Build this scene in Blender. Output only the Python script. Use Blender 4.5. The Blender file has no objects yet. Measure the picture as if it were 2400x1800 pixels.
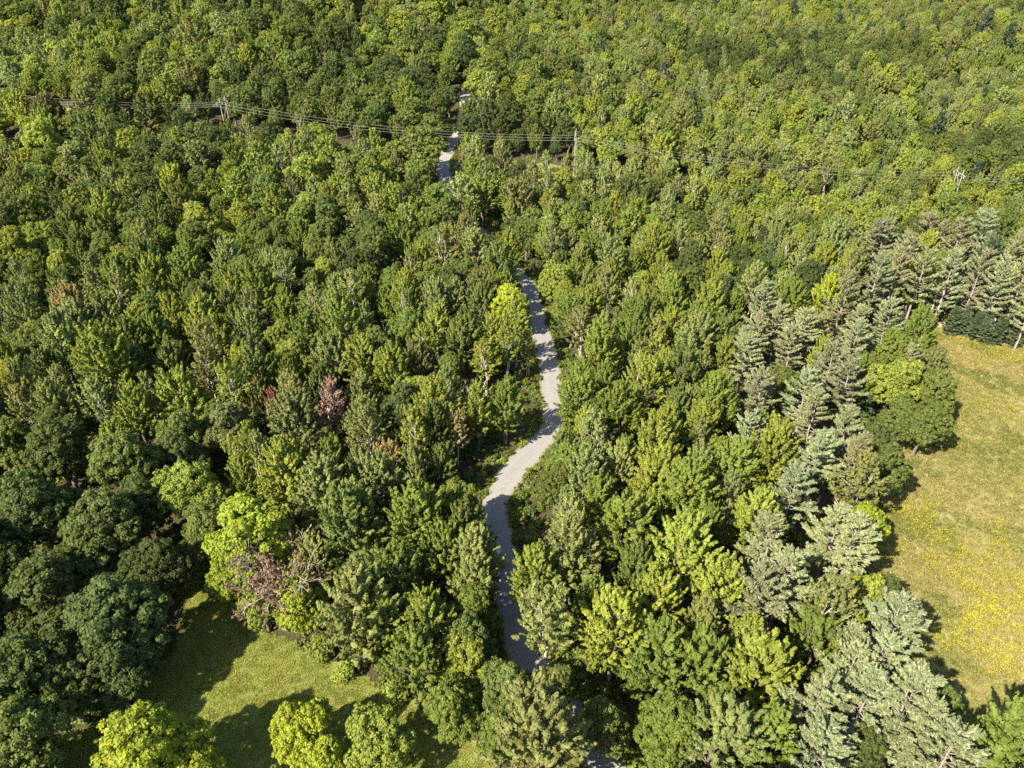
import bpy, math, random
import numpy as np
from mathutils import Vector

rnd = random.Random(7)
rng = np.random.default_rng(11)
R = math.radians
scene = bpy.context.scene
col = scene.collection

# ------------------------------------------------------------------ camera, sky, sun, exposure
CAM_Z, PITCH, FOC = 85.0, 33.0, 1714.0            # metres, degrees below the horizon, focal length in photo pixels
cd = bpy.data.cameras.new('camera')
cam = bpy.data.objects.new('camera', cd)
col.objects.link(cam)
cam.location = (0, 0, CAM_Z)
cam.rotation_euler = (R(90 - PITCH), 0, 0)
cd.sensor_fit = 'HORIZONTAL'
cd.sensor_width = 36.0
cd.lens = 36.0 * FOC / 2400.0
cd.clip_start, cd.clip_end = 1.0, 4000.0
scene.camera = cam

SUN_EL, SHADOW_AZ = 42.0, 46.0                    # sun height; shadows fall this far right of straight ahead
saz = R(SHADOW_AZ)
sun_to = Vector((math.sin(saz) * math.cos(R(SUN_EL)), math.cos(saz) * math.cos(R(SUN_EL)), -math.sin(R(SUN_EL))))
ld = bpy.data.lights.new('sun', 'SUN')
ld.energy, ld.angle, ld.color = 4.6, R(0.53), (1.0, 0.91, 0.76)
sun = bpy.data.objects.new('sun', ld)
sun.rotation_euler = sun_to.to_track_quat('-Z', 'Y').to_euler()
col.objects.link(sun)

world = bpy.data.worlds.new('World')
scene.world = world
world.use_nodes = True
wn = world.node_tree
sky = wn.nodes.new('ShaderNodeTexSky')
sky.sky_type = 'NISHITA'
sky.sun_disc = False
sky.sun_elevation = R(SUN_EL)
sky.sun_rotation = math.atan2(-sun_to.x, -sun_to.y)
wn.links.new(sky.outputs[0], wn.nodes['Background'].inputs[0])
wn.nodes['Background'].inputs[1].default_value = 0.085
scene.view_settings.view_transform = 'Standard'
scene.view_settings.look = 'None'
scene.view_settings.exposure = 2.0
scene.view_settings.gamma = 1.0
try:
    scene.view_settings.use_curve_mapping = False
except Exception:
    pass
cy = scene.cycles
cy.max_bounces, cy.diffuse_bounces, cy.glossy_bounces, cy.transmission_bounces = 5, 3, 1, 3
cy.transparent_max_bounces = 4
cy.use_denoising = False
cy.use_adaptive_sampling = False
cy.sample_clamp_indirect = 4.0

# ------------------------------------------------------------------ the lie of the land, and pixel <-> ground
def smooth(a, b, x):
    t = np.clip((np.asarray(x, float) - a) / (b - a), 0, 1)
    return t * t * (3 - 2 * t)

def soft(x, w):
    x = np.asarray(x, float)
    return w * np.log1p(np.exp(np.clip(x / w, -40, 40)))

def H(x, y):
    x = np.asarray(x, float); y = np.asarray(y, float)
    t = smooth(-110, 130, x)
    left = 0.165 * soft(y - 205, 16)
    right = 0.105 * soft(y - 300, 18) - 5.0 * smooth(40, 150, x) * smooth(170, 245, y)
    z = left * (1 - t) + right * t
    fade = smooth(120, 200, y)
    z = z + fade * (1.2 * np.sin(x * 0.031 + 1.0) * np.sin(y * 0.027) + 0.8 * np.sin(x * 0.07 + y * 0.05))
    z = z + smooth(265, 330, y) * (3.0 * np.sin(x * 0.026 + 0.6) * np.cos(y * 0.021 + x * 0.006) + 2.0 * np.sin(x * 0.047 - y * 0.038 + 2.0))
    z = z - smooth(650, 1000, y) * (z - 55) * (z > 55)
    return z

SP, CP = math.sin(R(PITCH)), math.cos(R(PITCH))

def at(px, py, dz=0.0):
    """The point of the land (raised by dz) that lies under a pixel of the 2400 x 1800 photograph."""
    u, v = (px - 1200) / FOC, (900 - py) / FOC
    d = Vector((u, CP + v * SP, -SP + v * CP))
    lo, hi = 20.0, 20.0
    f = lambda s: CAM_Z + s * d.z - float(H(s * d.x, s * d.y)) - dz
    while f(hi) > 0 and hi < 1500:
        lo = hi
        hi += 6.0
    for _ in range(24):
        m = (lo + hi) / 2
        if f(m) > 0: lo = m
        else: hi = m
    return Vector((hi * d.x, hi * d.y, CAM_Z + hi * d.z))

def proj(x, y, z):
    x = np.asarray(x, float); y = np.asarray(y, float); z = np.asarray(z, float) - CAM_Z
    depth = y * CP - z * SP
    up = y * SP + z * CP
    return 1200 + FOC * x / depth, 900 - FOC * up / depth, depth

D = 2400 / 2212.0                                  # the photograph was measured on a 2212 pixel wide view of it

def catmull(pts, n):
    p = [np.array(q, float) for q in pts]
    p = [2 * p[0] - p[1]] + p + [2 * p[-1] - p[-2]]
    out = []
    for i in range(1, len(p) - 2):
        for k in range(n):
            t = k / n
            out.append(0.5 * (2 * p[i] + (p[i + 1] - p[i - 1]) * t + (2 * p[i - 1] - 5 * p[i] + 4 * p[i + 1] - p[i + 2]) * t * t
                              + (-p[i - 1] + 3 * p[i] - 3 * p[i + 1] + p[i + 2]) * t ** 3))
    out.append(p[-2])
    return np.array(out)

road_px = [(1335, 1700), (1290, 1640), (1240, 1555), (1195, 1500), (1155, 1450), (1132, 1400), (1108, 1330), (1094, 1260), (1078, 1180),
           (1066, 1110), (1082, 1060), (1115, 1010), (1162, 962), (1192, 922), (1199, 880), (1192, 830), (1182, 780),
           (1172, 730), (1162, 690), (1152, 650), (1135, 610), (1112, 585), (1060, 530), (1005, 470), (970, 410),
           (958, 355), (972, 318), (996, 275), (1003, 235), (1004, 195)]
rp = [at(x * D, y * D) for x, y in road_px]
road_line = catmull([(p.x, p.y) for p in rp], 8)
road_line = np.vstack([road_line[0] + (road_line[0] - road_line[4]) * 2.0, road_line])

def dist_to_line(P, line):
    P = np.atleast_2d(np.asarray(P, float))
    best = np.full(len(P), 1e9)
    for a, b in zip(line[:-1], line[1:]):
        ab = b - a
        t = np.clip(((P - a) @ ab) / max(ab @ ab, 1e-9), 0, 1)
        q = a + t[:, None] * ab
        best = np.minimum(best, np.hypot(P[:, 0] - q[:, 0], P[:, 1] - q[:, 1]))
    return best

def in_poly(P, poly):
    P = np.atleast_2d(np.asarray(P, float))
    r = np.zeros(len(P), bool)
    n = len(poly)
    for i in range(n):
        x1, y1 = poly[i]; x2, y2 = poly[(i + 1) % n]
        c = ((y1 > P[:, 1]) != (y2 > P[:, 1]))
        with np.errstate(divide='ignore', invalid='ignore'):
            xx = (x2 - x1) * (P[:, 1] - y1) / (y2 - y1 + 1e-12) + x1
        r ^= c & (P[:, 0] < xx)
    return r

def poly_px(pts):
    return np.array([(lambda p: (p.x, p.y))(at(x * D, y * D)) for x, y in pts])

meadow_poly = poly_px([(1945, 706), (2010, 702), (2080, 712), (2212, 728), (2420, 742), (2700, 800), (3000, 1200), (3000, 1750), (2220, 1780), (2105, 1690),
                       (2020, 1600), (1965, 1500), (1925, 1400), (1875, 1320), (1865, 1220), (1865, 1110), (1900, 1060), (1925, 1010),
                       (1930, 950), (1990, 915), (2030, 885), (2020, 840), (1985, 790), (1955, 745)])
lawn_poly = poly_px([(405, 1150), (470, 1230), (560, 1350), (640, 1392), (760, 1455), (850, 1490), (930, 1540), (1060, 1640), (1140, 1760),
                     (800, 2100), (300, 2100), (60, 1900), (80, 1650), (300, 1500), (390, 1380), (395, 1250)])
lane_pts = np.array([(-420, 338.0), (-234, 304), (-106, 281), (22, 258), (155, 252), (285, 247), (420, 240)])

# ------------------------------------------------------------------ materials
def new_mat(name):
    m = bpy.data.materials.new(name)
    m.use_nodes = True
    nt = m.node_tree
    for n in list(nt.nodes): nt.nodes.remove(n)
    out = nt.nodes.new('ShaderNodeOutputMaterial')
    return m, nt, out

def node(nt, t, **kw):
    n = nt.nodes.new(t)
    for k, v in kw.items(): setattr(n, k, v)
    return n

def mixc(nt, mode, fac, a, b):
    n = node(nt, 'ShaderNodeMix', data_type='RGBA', blend_type=mode)
    for sock, v in ((n.inputs[0], fac), (n.inputs[6], a), (n.inputs[7], b)):
        if hasattr(v, 'links') or isinstance(v, bpy.types.NodeSocket): nt.links.new(v, sock)
        elif isinstance(v, (int, float)): sock.default_value = v
        else: sock.default_value = (*v, 1) if len(v) == 3 else v
    return n.outputs[2]

def leaf_material(name, far, rough=0.6, spec=0.12, trans=0.38):
    m, nt, out = new_mat(name)
    if far:
        src = node(nt, 'ShaderNodeAttribute', attribute_type='INSTANCER', attribute_name='tcol').outputs['Color']
    else:
        src = node(nt, 'ShaderNodeObjectInfo').outputs['Color']
    lv = node(nt, 'ShaderNodeAttribute', attribute_type='GEOMETRY', attribute_name='leaf')
    sep = node(nt, 'ShaderNodeSeparateColor')
    nt.links.new(lv.outputs['Color'], sep.inputs[0])
    mr = node(nt, 'ShaderNodeMapRange')
    mr.inputs[3].default_value, mr.inputs[4].default_value = 0.62, 1.42
    nt.links.new(sep.outputs[0], mr.inputs[0])
    c1 = mixc(nt, 'MULTIPLY', 1.0, src, mr.outputs[0])
    c2 = mixc(nt, 'MULTIPLY', sep.outputs[1], c1, (1.28, 1.08, 0.8))           # sprays that have begun to turn
    bs = node(nt, 'ShaderNodeBsdfPrincipled')
    bs.inputs['Roughness'].default_value = rough
    bs.inputs['Specular IOR Level'].default_value = spec
    nt.links.new(c2, bs.inputs['Base Color'])
    tr = node(nt, 'ShaderNodeBsdfTranslucent')
    c3 = mixc(nt, 'MULTIPLY', 1.0, c2, (1.5, 1.6, 0.7))
    nt.links.new(c3, tr.inputs[0])
    ms = node(nt, 'ShaderNodeMixShader')
    ms.inputs[0].default_value = trans
    nt.links.new(bs.outputs[0], ms.inputs[1]); nt.links.new(tr.outputs[0], ms.inputs[2])
    nt.links.new(ms.outputs[0], out.inputs[0])
    return m

def bark_material(name, c1, c2, scale=3.0, bands=False):
    m, nt, out = new_mat(name)
    tc = node(nt, 'ShaderNodeTexCoord')
    mp = node(nt, 'ShaderNodeMapping')
    mp.inputs['Scale'].default_value = (1, 1, 6) if bands else (6, 6, 0.8)
    nt.links.new(tc.outputs['Object'], mp.inputs[0])
    nz = node(nt, 'ShaderNodeTexNoise')
    nz.inputs['Scale'].default_value = scale
    nz.inputs['Detail'].default_value = 4
    nt.links.new(mp.outputs[0], nz.inputs['Vector'])
    rp_ = node(nt, 'ShaderNodeValToRGB')
    rp_.color_ramp.elements[0].position, rp_.color_ramp.elements[1].position = 0.35, 0.62
    rp_.color_ramp.elements[0].color, rp_.color_ramp.elements[1].color = (*c1, 1), (*c2, 1)
    nt.links.new(nz.outputs[0], rp_.inputs[0])
    bs = node(nt, 'ShaderNodeBsdfPrincipled')
    bs.inputs['Roughness'].default_value = 0.9
    bs.inputs['Specular IOR Level'].default_value = 0.1
    nt.links.new(rp_.outputs[0], bs.inputs['Base Color'])
    nt.links.new(bs.outputs[0], out.inputs[0])
    return m

def ground_material(name, layers, base, bump=0.3, bump_scale=6.0, rough=0.95):
    """base colour with noise layers over it: (scale, lo, hi, colour, amount, stretch)."""
    m, nt, out = new_mat(name)
    tc = node(nt, 'ShaderNodeTexCoord')
    c = base
    for k, (sc, lo, hi, colr, amt, st) in enumerate(layers):
        mp = node(nt, 'ShaderNodeMapping')
        mp.inputs['Scale'].default_value = st
        mp.inputs['Location'].default_value = (13.7 * k, 7.1 * k, 3.3 * k)
        mp.inputs['Rotation'].default_value = (0, 0, R(-52)) if st != (1, 1, 1) else (0, 0, 0)
        nt.links.new(tc.outputs['Object'], mp.inputs[0])
        nz = node(nt, 'ShaderNodeTexNoise')
        nz.inputs['Scale'].default_value = sc
        nz.inputs['Detail'].default_value = 6
        nz.inputs['Roughness'].default_value = 0.6
        nt.links.new(mp.outputs[0], nz.inputs['Vector'])
        mr = node(nt, 'ShaderNodeMapRange', interpolation_type='SMOOTHSTEP')
        mr.inputs[1].default_value, mr.inputs[2].default_value = lo, hi
        mr.inputs[3].default_value, mr.inputs[4].default_value = 0, amt
        nt.links.new(nz.outputs[0], mr.inputs[0])
        c = mixc(nt, 'MIX', mr.outputs[0], c, colr)
    bs = node(nt, 'ShaderNodeBsdfPrincipled')
    bs.inputs['Roughness'].default_value = rough
    bs.inputs['Specular IOR Level'].default_value = 0.1
    nt.links.new(c, bs.inputs['Base Color'])
    nz = node(nt, 'ShaderNodeTexNoise')
    nz.inputs['Scale'].default_value = bump_scale
    nz.inputs['Detail'].default_value = 8
    nt.links.new(tc.outputs['Object'], nz.inputs['Vector'])
    bp = node(nt, 'ShaderNodeBump')
    bp.inputs['Strength'].default_value = bump
    bp.inputs['Distance'].default_value = 0.3
    nt.links.new(nz.outputs[0], bp.inputs['Height'])
    nt.links.new(bp.outputs[0], bs.inputs['Normal'])
    nt.links.new(bs.outputs[0], out.inputs[0])
    return m

def plain(name, c, rough=0.7, metal=0.0, noise=0.25, scale=4.0):
    m, nt, out = new_mat(name)
    tc = node(nt, 'ShaderNodeTexCoord')
    nz = node(nt, 'ShaderNodeTexNoise')
    nz.inputs['Scale'].default_value = scale
    nz.inputs['Detail'].default_value = 5
    nt.links.new(tc.outputs['Object'], nz.inputs['Vector'])
    cc = mixc(nt, 'MIX', nz.outputs[0], tuple(v * (1 - noise) for v in c), tuple(min(1, v * (1 + noise)) for v in c))
    bs = node(nt, 'ShaderNodeBsdfPrincipled')
    bs.inputs['Roughness'].default_value = rough
    bs.inputs['Metallic'].default_value = metal
    nt.links.new(cc, bs.inputs['Base Color'])
    nt.links.new(bs.outputs[0], out.inputs[0])
    return m

M_leaf = leaf_material('leaves', False)
M_leaf_far = leaf_material('leaves_of_forest', True)
M_needle = leaf_material('needles', False, 0.5, 0.35, 0.12)
M_needle_far = leaf_material('needles_of_forest', True, 0.5, 0.35, 0.12)
M_bark = bark_material('bark', (0.05, 0.04, 0.032), (0.17, 0.145, 0.12))
M_pale = bark_material('pale_bark', (0.20, 0.17, 0.14), (0.46, 0.42, 0.37), 2.0, True)
M_grey = bark_material('weathered_wood', (0.17, 0.15, 0.13), (0.42, 0.38, 0.33))
M_pine = bark_material('pine_bark', (0.10, 0.08, 0.065), (0.30, 0.25, 0.21))

# ------------------------------------------------------------------ mesh helpers
def unit(v):
    return v / np.maximum(np.linalg.norm(v, axis=-1, keepdims=True), 1e-9)

def rand_unit(n, g):
    return unit(g.normal(size=(n, 3)))

class Geo:
    """Gathers quads; every quad carries a leaf value (shade, turn) and a material number."""
    def __init__(self):
        self.v, self.f, self.a, self.m, self.n = [], [], [], [], 0
    def add(self, v, f, a=None, m=0):
        v = np.asarray(v, float).reshape(-1, 3); f = np.asarray(f, int).reshape(-1, 4)
        self.v.append(v); self.f.append(f + self.n); self.n += len(v)
        self.a.append(np.zeros((len(f), 2)) + 0.5 if a is None else a)
        self.m.append(np.full(len(f), m))
    def quads(self, c, n, size, g, a, aspect=1.5, m=0, along=None):
        k = len(c)
        n = unit(n)
        t = along if along is not None else rand_unit(k, g)
        t = unit(t - (t * n).sum(1, keepdims=True) * n)
        b = np.cross(n, t)
        s = np.asarray(size).reshape(-1, 1) * np.ones((k, 1))
        A = t * s * aspect * 0.5; B = b * s * 0.5
        v = np.stack([c + A, c + B - A * 0.1, c - A, c - B - A * 0.1], 1).reshape(-1, 3)
        self.add(v, np.arange(4 * k).reshape(-1, 4), a, m)
    def tube(self, pts, rad, sides=5, m=0):
        pts = np.asarray(pts, float); k = len(pts)
        d = np.gradient(pts, axis=0); d = unit(d)
        ref = np.array([0.31, 0.95, 0.07])
        x = unit(np.cross(d, ref)); y = np.cross(d, x)
        an = np.arange(sides) * 2 * math.pi / sides
        ring = pts[:, None, :] + np.asarray(rad, float)[:, None, None] * (np.cos(an)[None, :, None] * x[:, None, :] + np.sin(an)[None, :, None] * y[:, None, :])
        idx = np.arange(k * sides).reshape(k, sides)
        f = np.stack([idx[:-1], np.roll(idx[:-1], -1, 1), np.roll(idx[1:], -1, 1), idx[1:]], -1).reshape(-1, 4)
        self.add(ring.reshape(-1, 3), f, None, m)
        cap = idx[-1]
        if sides == 4: self.add(ring[-1], [[0, 1, 2, 3]], None, m)
    def box(self, c, s, m=0, rot=0.0):
        x, y, z = np.asarray(s) / 2
        v = np.array([(-x, -y, -z), (x, -y, -z), (x, y, -z), (-x, y, -z), (-x, -y, z), (x, -y, z), (x, y, z), (-x, y, z)])
        cr, sr = math.cos(rot), math.sin(rot)
        v = np.stack([v[:, 0] * cr - v[:, 1] * sr, v[:, 0] * sr + v[:, 1] * cr, v[:, 2]], 1) + np.asarray(c)
        self.add(v, [(0, 3, 2, 1), (4, 5, 6, 7), (0, 1, 5, 4), (1, 2, 6, 5), (2, 3, 7, 6), (3, 0, 4, 7)], None, m)
    def mesh(self, name, mats, smooth_shade=False):
        v = np.concatenate(self.v); f = np.concatenate(self.f); a = np.concatenate(self.a); mi = np.concatenate(self.m)
        me = bpy.data.meshes.new(name)
        me.vertices.add(len(v)); me.vertices.foreach_set('co', v.astype(np.float32).ravel())
        me.loops.add(f.size); me.loops.foreach_set('vertex_index', f.astype(np.int32).ravel())
        me.polygons.add(len(f))
        me.polygons.foreach_set('loop_start', (np.arange(len(f)) * 4).astype(np.int32))
        me.polygons.foreach_set('loop_total', np.full(len(f), 4, np.int32))
        me.polygons.foreach_set('material_index', mi.astype(np.int32))
        if smooth_shade: me.polygons.foreach_set('use_smooth', np.ones(len(f), bool))
        at_ = me.attributes.new('leaf', 'FLOAT_COLOR', 'FACE')
        ca = np.ones((len(f), 4), np.float32); ca[:, :2] = a; ca[:, 2] = 0
        at_.data.foreach_set('color', ca.ravel())
        for mm in mats: me.materials.append(mm)
        me.update(calc_edges=True)
        return me

def puffs(G, c, r, ax, n, size, g, m=0, up=0.35, flat=0.9, turn=0.12, zs=0.85):
    """Rounded sprays: n leaves over the outer side of each ball."""
    P = len(c)
    u = rand_unit(P * n, g).reshape(P, n, 3)
    d = (u * ax[:, None, :]).sum(2, keepdims=True)
    u = np.where(d < -0.25, u - 2 * d * ax[:, None, :], u)
    rad = g.uniform(0.55, 1.05, (P, n, 1)) * r[:, None, None]
    pos = c[:, None, :] + u * rad * np.array([1, 1, zs])
    nor = u * flat + np.array([0, 0, up]) + g.normal(size=(P, n, 3)) * 0.42
    shade = np.clip(g.normal(0.5, 0.16, (P, n)) + g.normal(0, 0.1, (P, 1)), 0, 1)
    tn = np.clip(g.uniform(-0.1, 0.35, (P, n)) + np.where(g.random((P, 1)) < turn, 0.5, 0), 0, 1)
    G.quads(pos.reshape(-1, 3), nor.reshape(-1, 3), size * g.uniform(0.65, 1.3, P * n), g, np.stack([shade.ravel(), tn.ravel()], 1), 1.35, m)

def plumes(G, c, r, ax, L, n, size, g, m=0, turn=0.12, aspect=1.85, lean=0.35):
    """Feather-like sprays: n leaves round an axis of length L that tapers to a tip."""
    P = len(c)
    t = g.random((P, n, 1)) ** 0.9
    u = rand_unit(P * n, g).reshape(P, n, 3)
    u = unit(u - (u * ax[:, None, :]).sum(2, keepdims=True) * ax[:, None, :])
    pos = c[:, None, :] + ax[:, None, :] * L[:, None, None] * t + u * r[:, None, None] * (1.05 - 0.85 * t) * g.uniform(0.5, 1.05, (P, n, 1))
    nor = u * 0.8 + ax[:, None, :] * lean + np.array([0, 0, 0.2]) + g.normal(size=(P, n, 3)) * 0.38
    shade = np.clip(g.normal(0.5, 0.16, (P, n)) + g.normal(0, 0.1, (P, 1)), 0, 1)
    tn = np.clip(g.uniform(-0.1, 0.3, (P, n)) + 0.3 * t[..., 0] * g.random((P, 1)) + np.where(g.random((P, 1)) < turn, 0.4, 0), 0, 1)
    al = (ax[:, None, :] + u * 0.6 + g.normal(size=(P, n, 3)) * 0.3).reshape(-1, 3)
    G.quads(pos.reshape(-1, 3), nor.reshape(-1, 3), size * g.uniform(0.65, 1.3, P * n), g, np.stack([shade.ravel(), tn.ravel()], 1), aspect, m, al)

def bend(a, b, g, k=4, amt=0.08):
    a = np.asarray(a, float); b = np.asarray(b, float)
    t = np.linspace(0, 1, k)[:, None]
    p = a + (b - a) * t
    p[1:-1] += g.normal(size=(k - 2, 3)) * np.linalg.norm(b - a) * amt
    return p

def fib(n, g):
    i = np.arange(n) + 0.5
    ph = np.arccos(1 - 2 * i / n); th = math.pi * (1 + 5 ** 0.5) * i + g.random() * 6.28
    return np.stack([np.cos(th) * np.sin(ph), np.sin(th) * np.sin(ph), np.cos(ph)], 1)

def oak(seed, W, Ht, cb, ls=0.36, nl=46, dens=0.85, pr=0.70, trunk_m=0, T=None, C=None, turn=0.1, mC=0):
    g = np.random.default_rng(seed)
    T = T or Geo(); C = C or Geo()
    ch = Ht - cb
    lobes = [(np.array([0, 0, cb + ch * 0.52]), np.array([W * 0.27, W * 0.27, ch * 0.38]))]
    k = g.integers(5, 8); a0 = g.random() * 6.28
    for i in range(k):
        a = a0 + i * 6.283 / k + g.normal(0, 0.2); rr = W * g.uniform(0.22, 0.38); s = W * g.uniform(0.12, 0.25)
        lobes.append((np.array([rr * math.cos(a), rr * math.sin(a), cb + ch * g.uniform(0.25, 0.55)]), np.array([s, s, s * g.uniform(0.8, 1.15)])))
    for i in range(g.integers(3, 5)):
        a = g.random() * 6.28; rr = W * g.uniform(0.06, 0.24); s = W * g.uniform(0.12, 0.2)
        lobes.append((np.array([rr * math.cos(a), rr * math.sin(a), cb + ch * g.uniform(0.66, 0.88)]), np.array([s, s, s])))
    cs, rs, axs = [], [], []
    for li, (c, s) in enumerate(lobes):
        area = 4 * math.pi * ((s[0] * s[0] + 2 * s[0] * s[2]) / 3)
        n = max(8, int(dens * area / (pr * pr * 1.5)))
        u = fib(n, g) + g.normal(size=(n, 3)) * 0.14; u = unit(u)
        p = c + u * s * g.uniform(0.62, 1.16, (n, 1))
        ok = p[:, 2] > cb - 0.4
        for lj, (c2, s2) in enumerate(lobes):
            if lj != li: ok &= (((p - c2) / s2) ** 2).sum(1) > 0.62
        ok &= ~((u[:, 2] < -0.55) & (g.random(n) < 0.6))
        cs.append(p[ok]); axs.append(unit(u[ok] / s + np.array([0, 0, 0.25]) / s[2])); rs.append(pr * g.uniform(0.6, 1.25, ok.sum()))
    cs, rs, axs = np.concatenate(cs), np.concatenate(rs), np.concatenate(axs)
    puffs(C, cs, rs, axs, nl, ls, g, mC, turn=turn)
    tr = 0.026 * Ht
    top = np.array([g.normal(0, 0.3), g.normal(0, 0.3), cb + ch * 0.5])
    tp = bend((0, 0, -0.3), top, g, 6, 0.03)
    T.tube(tp, tr * np.array([1.35, 1, 0.85, 0.75, 0.6, 0.4]), 7, trunk_m)
    for c, s in lobes[1:]:
        st = tp[g.integers(2, 5)]
        T.tube(bend(st, c + np.array([0, 0, s[2] * 0.3]), g, 5, 0.07), tr * np.array([0.5, 0.42, 0.32, 0.22, 0.08]), 5, trunk_m)
    for i in g.choice(len(cs), min(len(cs), 26), replace=False):
        li = np.argmin([np.linalg.norm(cs[i] - c) for c, s in lobes])
        T.tube(bend(lobes[li][0], cs[i], g, 3, 0.08), tr * np.array([0.2, 0.13, 0.05]), 4, trunk_m)
    return T, C

def maple(seed, W, Ht, cb, ls=0.33, nl=40, N=120, stems=1, Lr=(1.1, 2.2), pr=0.5, turn=0.12, trunk_m=0, T=None, C=None, mC=0, inner=0.25, trr=0.020):
    g = np.random.default_rng(seed)
    T = T or Geo(); C = C or Geo()
    ch = Ht - cb
    leads = [np.array([g.normal(0, W * 0.10), g.normal(0, W * 0.10), 0]) for _ in range(g.integers(3, 6))]
    s = np.sort(g.random(N) ** 0.85)
    th = np.arange(N) * 2.39996 + g.normal(0, 0.25, N)
    lumps = 1 + 0.20 * np.sin(th * 2 + g.random() * 6) * np.sin(s * 9 + g.random() * 6) + 0.10 * np.sin(th * 5 + g.random() * 6)
    prof = np.sin(math.pi * np.clip(0.10 + 0.86 * s, 0, 1) ** 0.78) ** 0.75
    rad = W * 0.5 * prof * lumps * g.uniform(0.72, 1.0, N)
    inn = g.random(N) < inner
    rad = np.where(inn, rad * g.uniform(0.3, 0.7, N), rad)
    off = np.array(leads)[g.integers(0, len(leads), N)] * s[:, None]
    out = np.stack([np.cos(th), np.sin(th), np.zeros(N)], 1)
    L = g.uniform(*Lr, N)
    c = out * (rad - 0.35 * L * 0.6)[:, None].clip(0) + off + np.array([0, 0, 1]) * (cb + ch * s * 0.93 - 0.3)[:, None]
    ax = unit(out * (0.95 - 0.62 * s)[:, None] + np.array([0, 0, 1]) * (0.45 + 0.75 * s)[:, None] + g.normal(size=(N, 3)) * 0.16)
    plumes(C, c, pr * g.uniform(0.75, 1.25, N), ax, L, nl, ls, g, mC, turn=turn)
    tr = trr * Ht
    for k in range(stems):
        b = np.array([g.normal(0, 0.35), g.normal(0, 0.35), -0.3]) if stems > 1 else np.array([0, 0, -0.3])
        top = np.array([g.normal(0, W * 0.12), g.normal(0, W * 0.12), cb + ch * 0.8])
        tp = bend(b, top, g, 6, 0.02)
        q = 1.0 if stems == 1 else 0.7
        T.tube(tp, q * tr * np.array([1.3, 1, 0.85, 0.65, 0.42, 0.15]), 6, trunk_m)
        for i in g.choice(N, 16 // stems + 4, replace=False):
            st = tp[min(4, 2 + int(s[i] * 3))]
            T.tube(bend(st, c[i] + ax[i] * L[i] * 0.5, g, 4, 0.05), q * tr * np.array([0.4, 0.3, 0.18, 0.06]), 4, trunk_m)
    return T, C

def pine(seed, W, Ht, cb, ls=0.20, nl=34, whorl=1.25, T=None, C=None, trunk_m=0, mC=0, droop=0.12, dens=1.0, stubs=True, pw=1.9, pl=1.3):
    g = np.random.default_rng(seed)
    T = T or Geo(); C = C or Geo()
    tr = 0.017 * Ht
    T.tube(bend((0, 0, -0.3), (g.normal(0, 0.25), g.normal(0, 0.25), Ht - 0.4), g, 7, 0.006), tr * np.array([1.2, 1, 0.85, 0.68, 0.5, 0.3, 0.08]), 6, trunk_m)
    cs, axs, Ls, rs = [], [], [], []
    z = cb
    while z < Ht - 0.5:
        s = (z - cb) / (Ht - cb)
        Lm = W * 0.5 * min(1.0, 0.6 + 1.3 * s) * max(0.0, 1 - s ** pw) ** 0.75
        nb = g.integers(4, 7); a0 = g.random() * 6.28
        for i in range(nb):
            if g.random() < 0.12 and s < 0.7: continue
            a = a0 + i * 6.283 / nb + g.normal(0, 0.22)
            Lb = max(0.6, Lm * g.uniform(0.5, 1.22))
            rise = 0.10 + 0.75 * s ** 1.4 + g.normal(0, 0.07)
            d = unit(np.array([math.cos(a), math.sin(a), rise]))
            side = np.array([-math.sin(a), math.cos(a), 0.0])
            b0 = np.array([0, 0, z + g.normal(0, 0.15)])
            tt = np.linspace(0, 1, 5)[:, None]
            bp = b0 + d * Lb * tt + np.array([0, 0, 1]) * (-droop * Lb * np.sin(tt * 3.14) * (1 - s) + 0.10 * Lb * tt ** 2)
            T.tube(bp, tr * (0.34 - 0.2 * s) * np.array([1, 0.8, 0.6, 0.4, 0.15]), 4, trunk_m)
            nt_ = max(3, int(dens * Lb * 2.9))
            for k in range(nt_):
                t = 0.32 + 0.66 * (k + g.random()) / nt_
                q = bp[0] * 0; i0 = min(3, int(t * 4)); fr = t * 4 - i0
                q = bp[i0] * (1 - fr) + bp[i0 + 1] * fr
                sd = (1 if k % 2 else -1) * g.uniform(0.35, 1.0)
                ax_ = unit(d + side * sd + np.array([0, 0, 0.35 + 0.35 * g.random()]))
                cs.append(q); axs.append(ax_); Ls.append(pl * g.uniform(0.55, 1.0) * (0.6 + 0.5 * (1 - abs(t - 0.55)))); rs.append(g.uniform(0.2, 0.32))
            cs.append(bp[-1]); axs.append(d); Ls.append(0.7); rs.append(0.2)
        z += whorl * g.uniform(0.7, 1.25) * (1.0 - 0.35 * s)
    cs.append(np.array([0, 0, Ht - 0.9])); axs.append(np.array([0, 0, 1.0])); Ls.append(1.0); rs.append(0.2)
    plumes(C, np.array(cs), np.array(rs), np.array(axs), np.array(Ls), nl, ls, g, mC, turn=0.04, aspect=3.0, lean=0.3)
    if stubs:
        for k in range(9):
            zz = g.uniform(1.5, cb); a = g.random() * 6.28; l = g.uniform(0.6, 1.6)
            T.tube(bend((0, 0, zz), (l * math.cos(a), l * math.sin(a), zz + g.uniform(-0.2, 0.3)), g, 3, 0.04), [0.04, 0.03, 0.01], 4, trunk_m)
    return T, C

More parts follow.
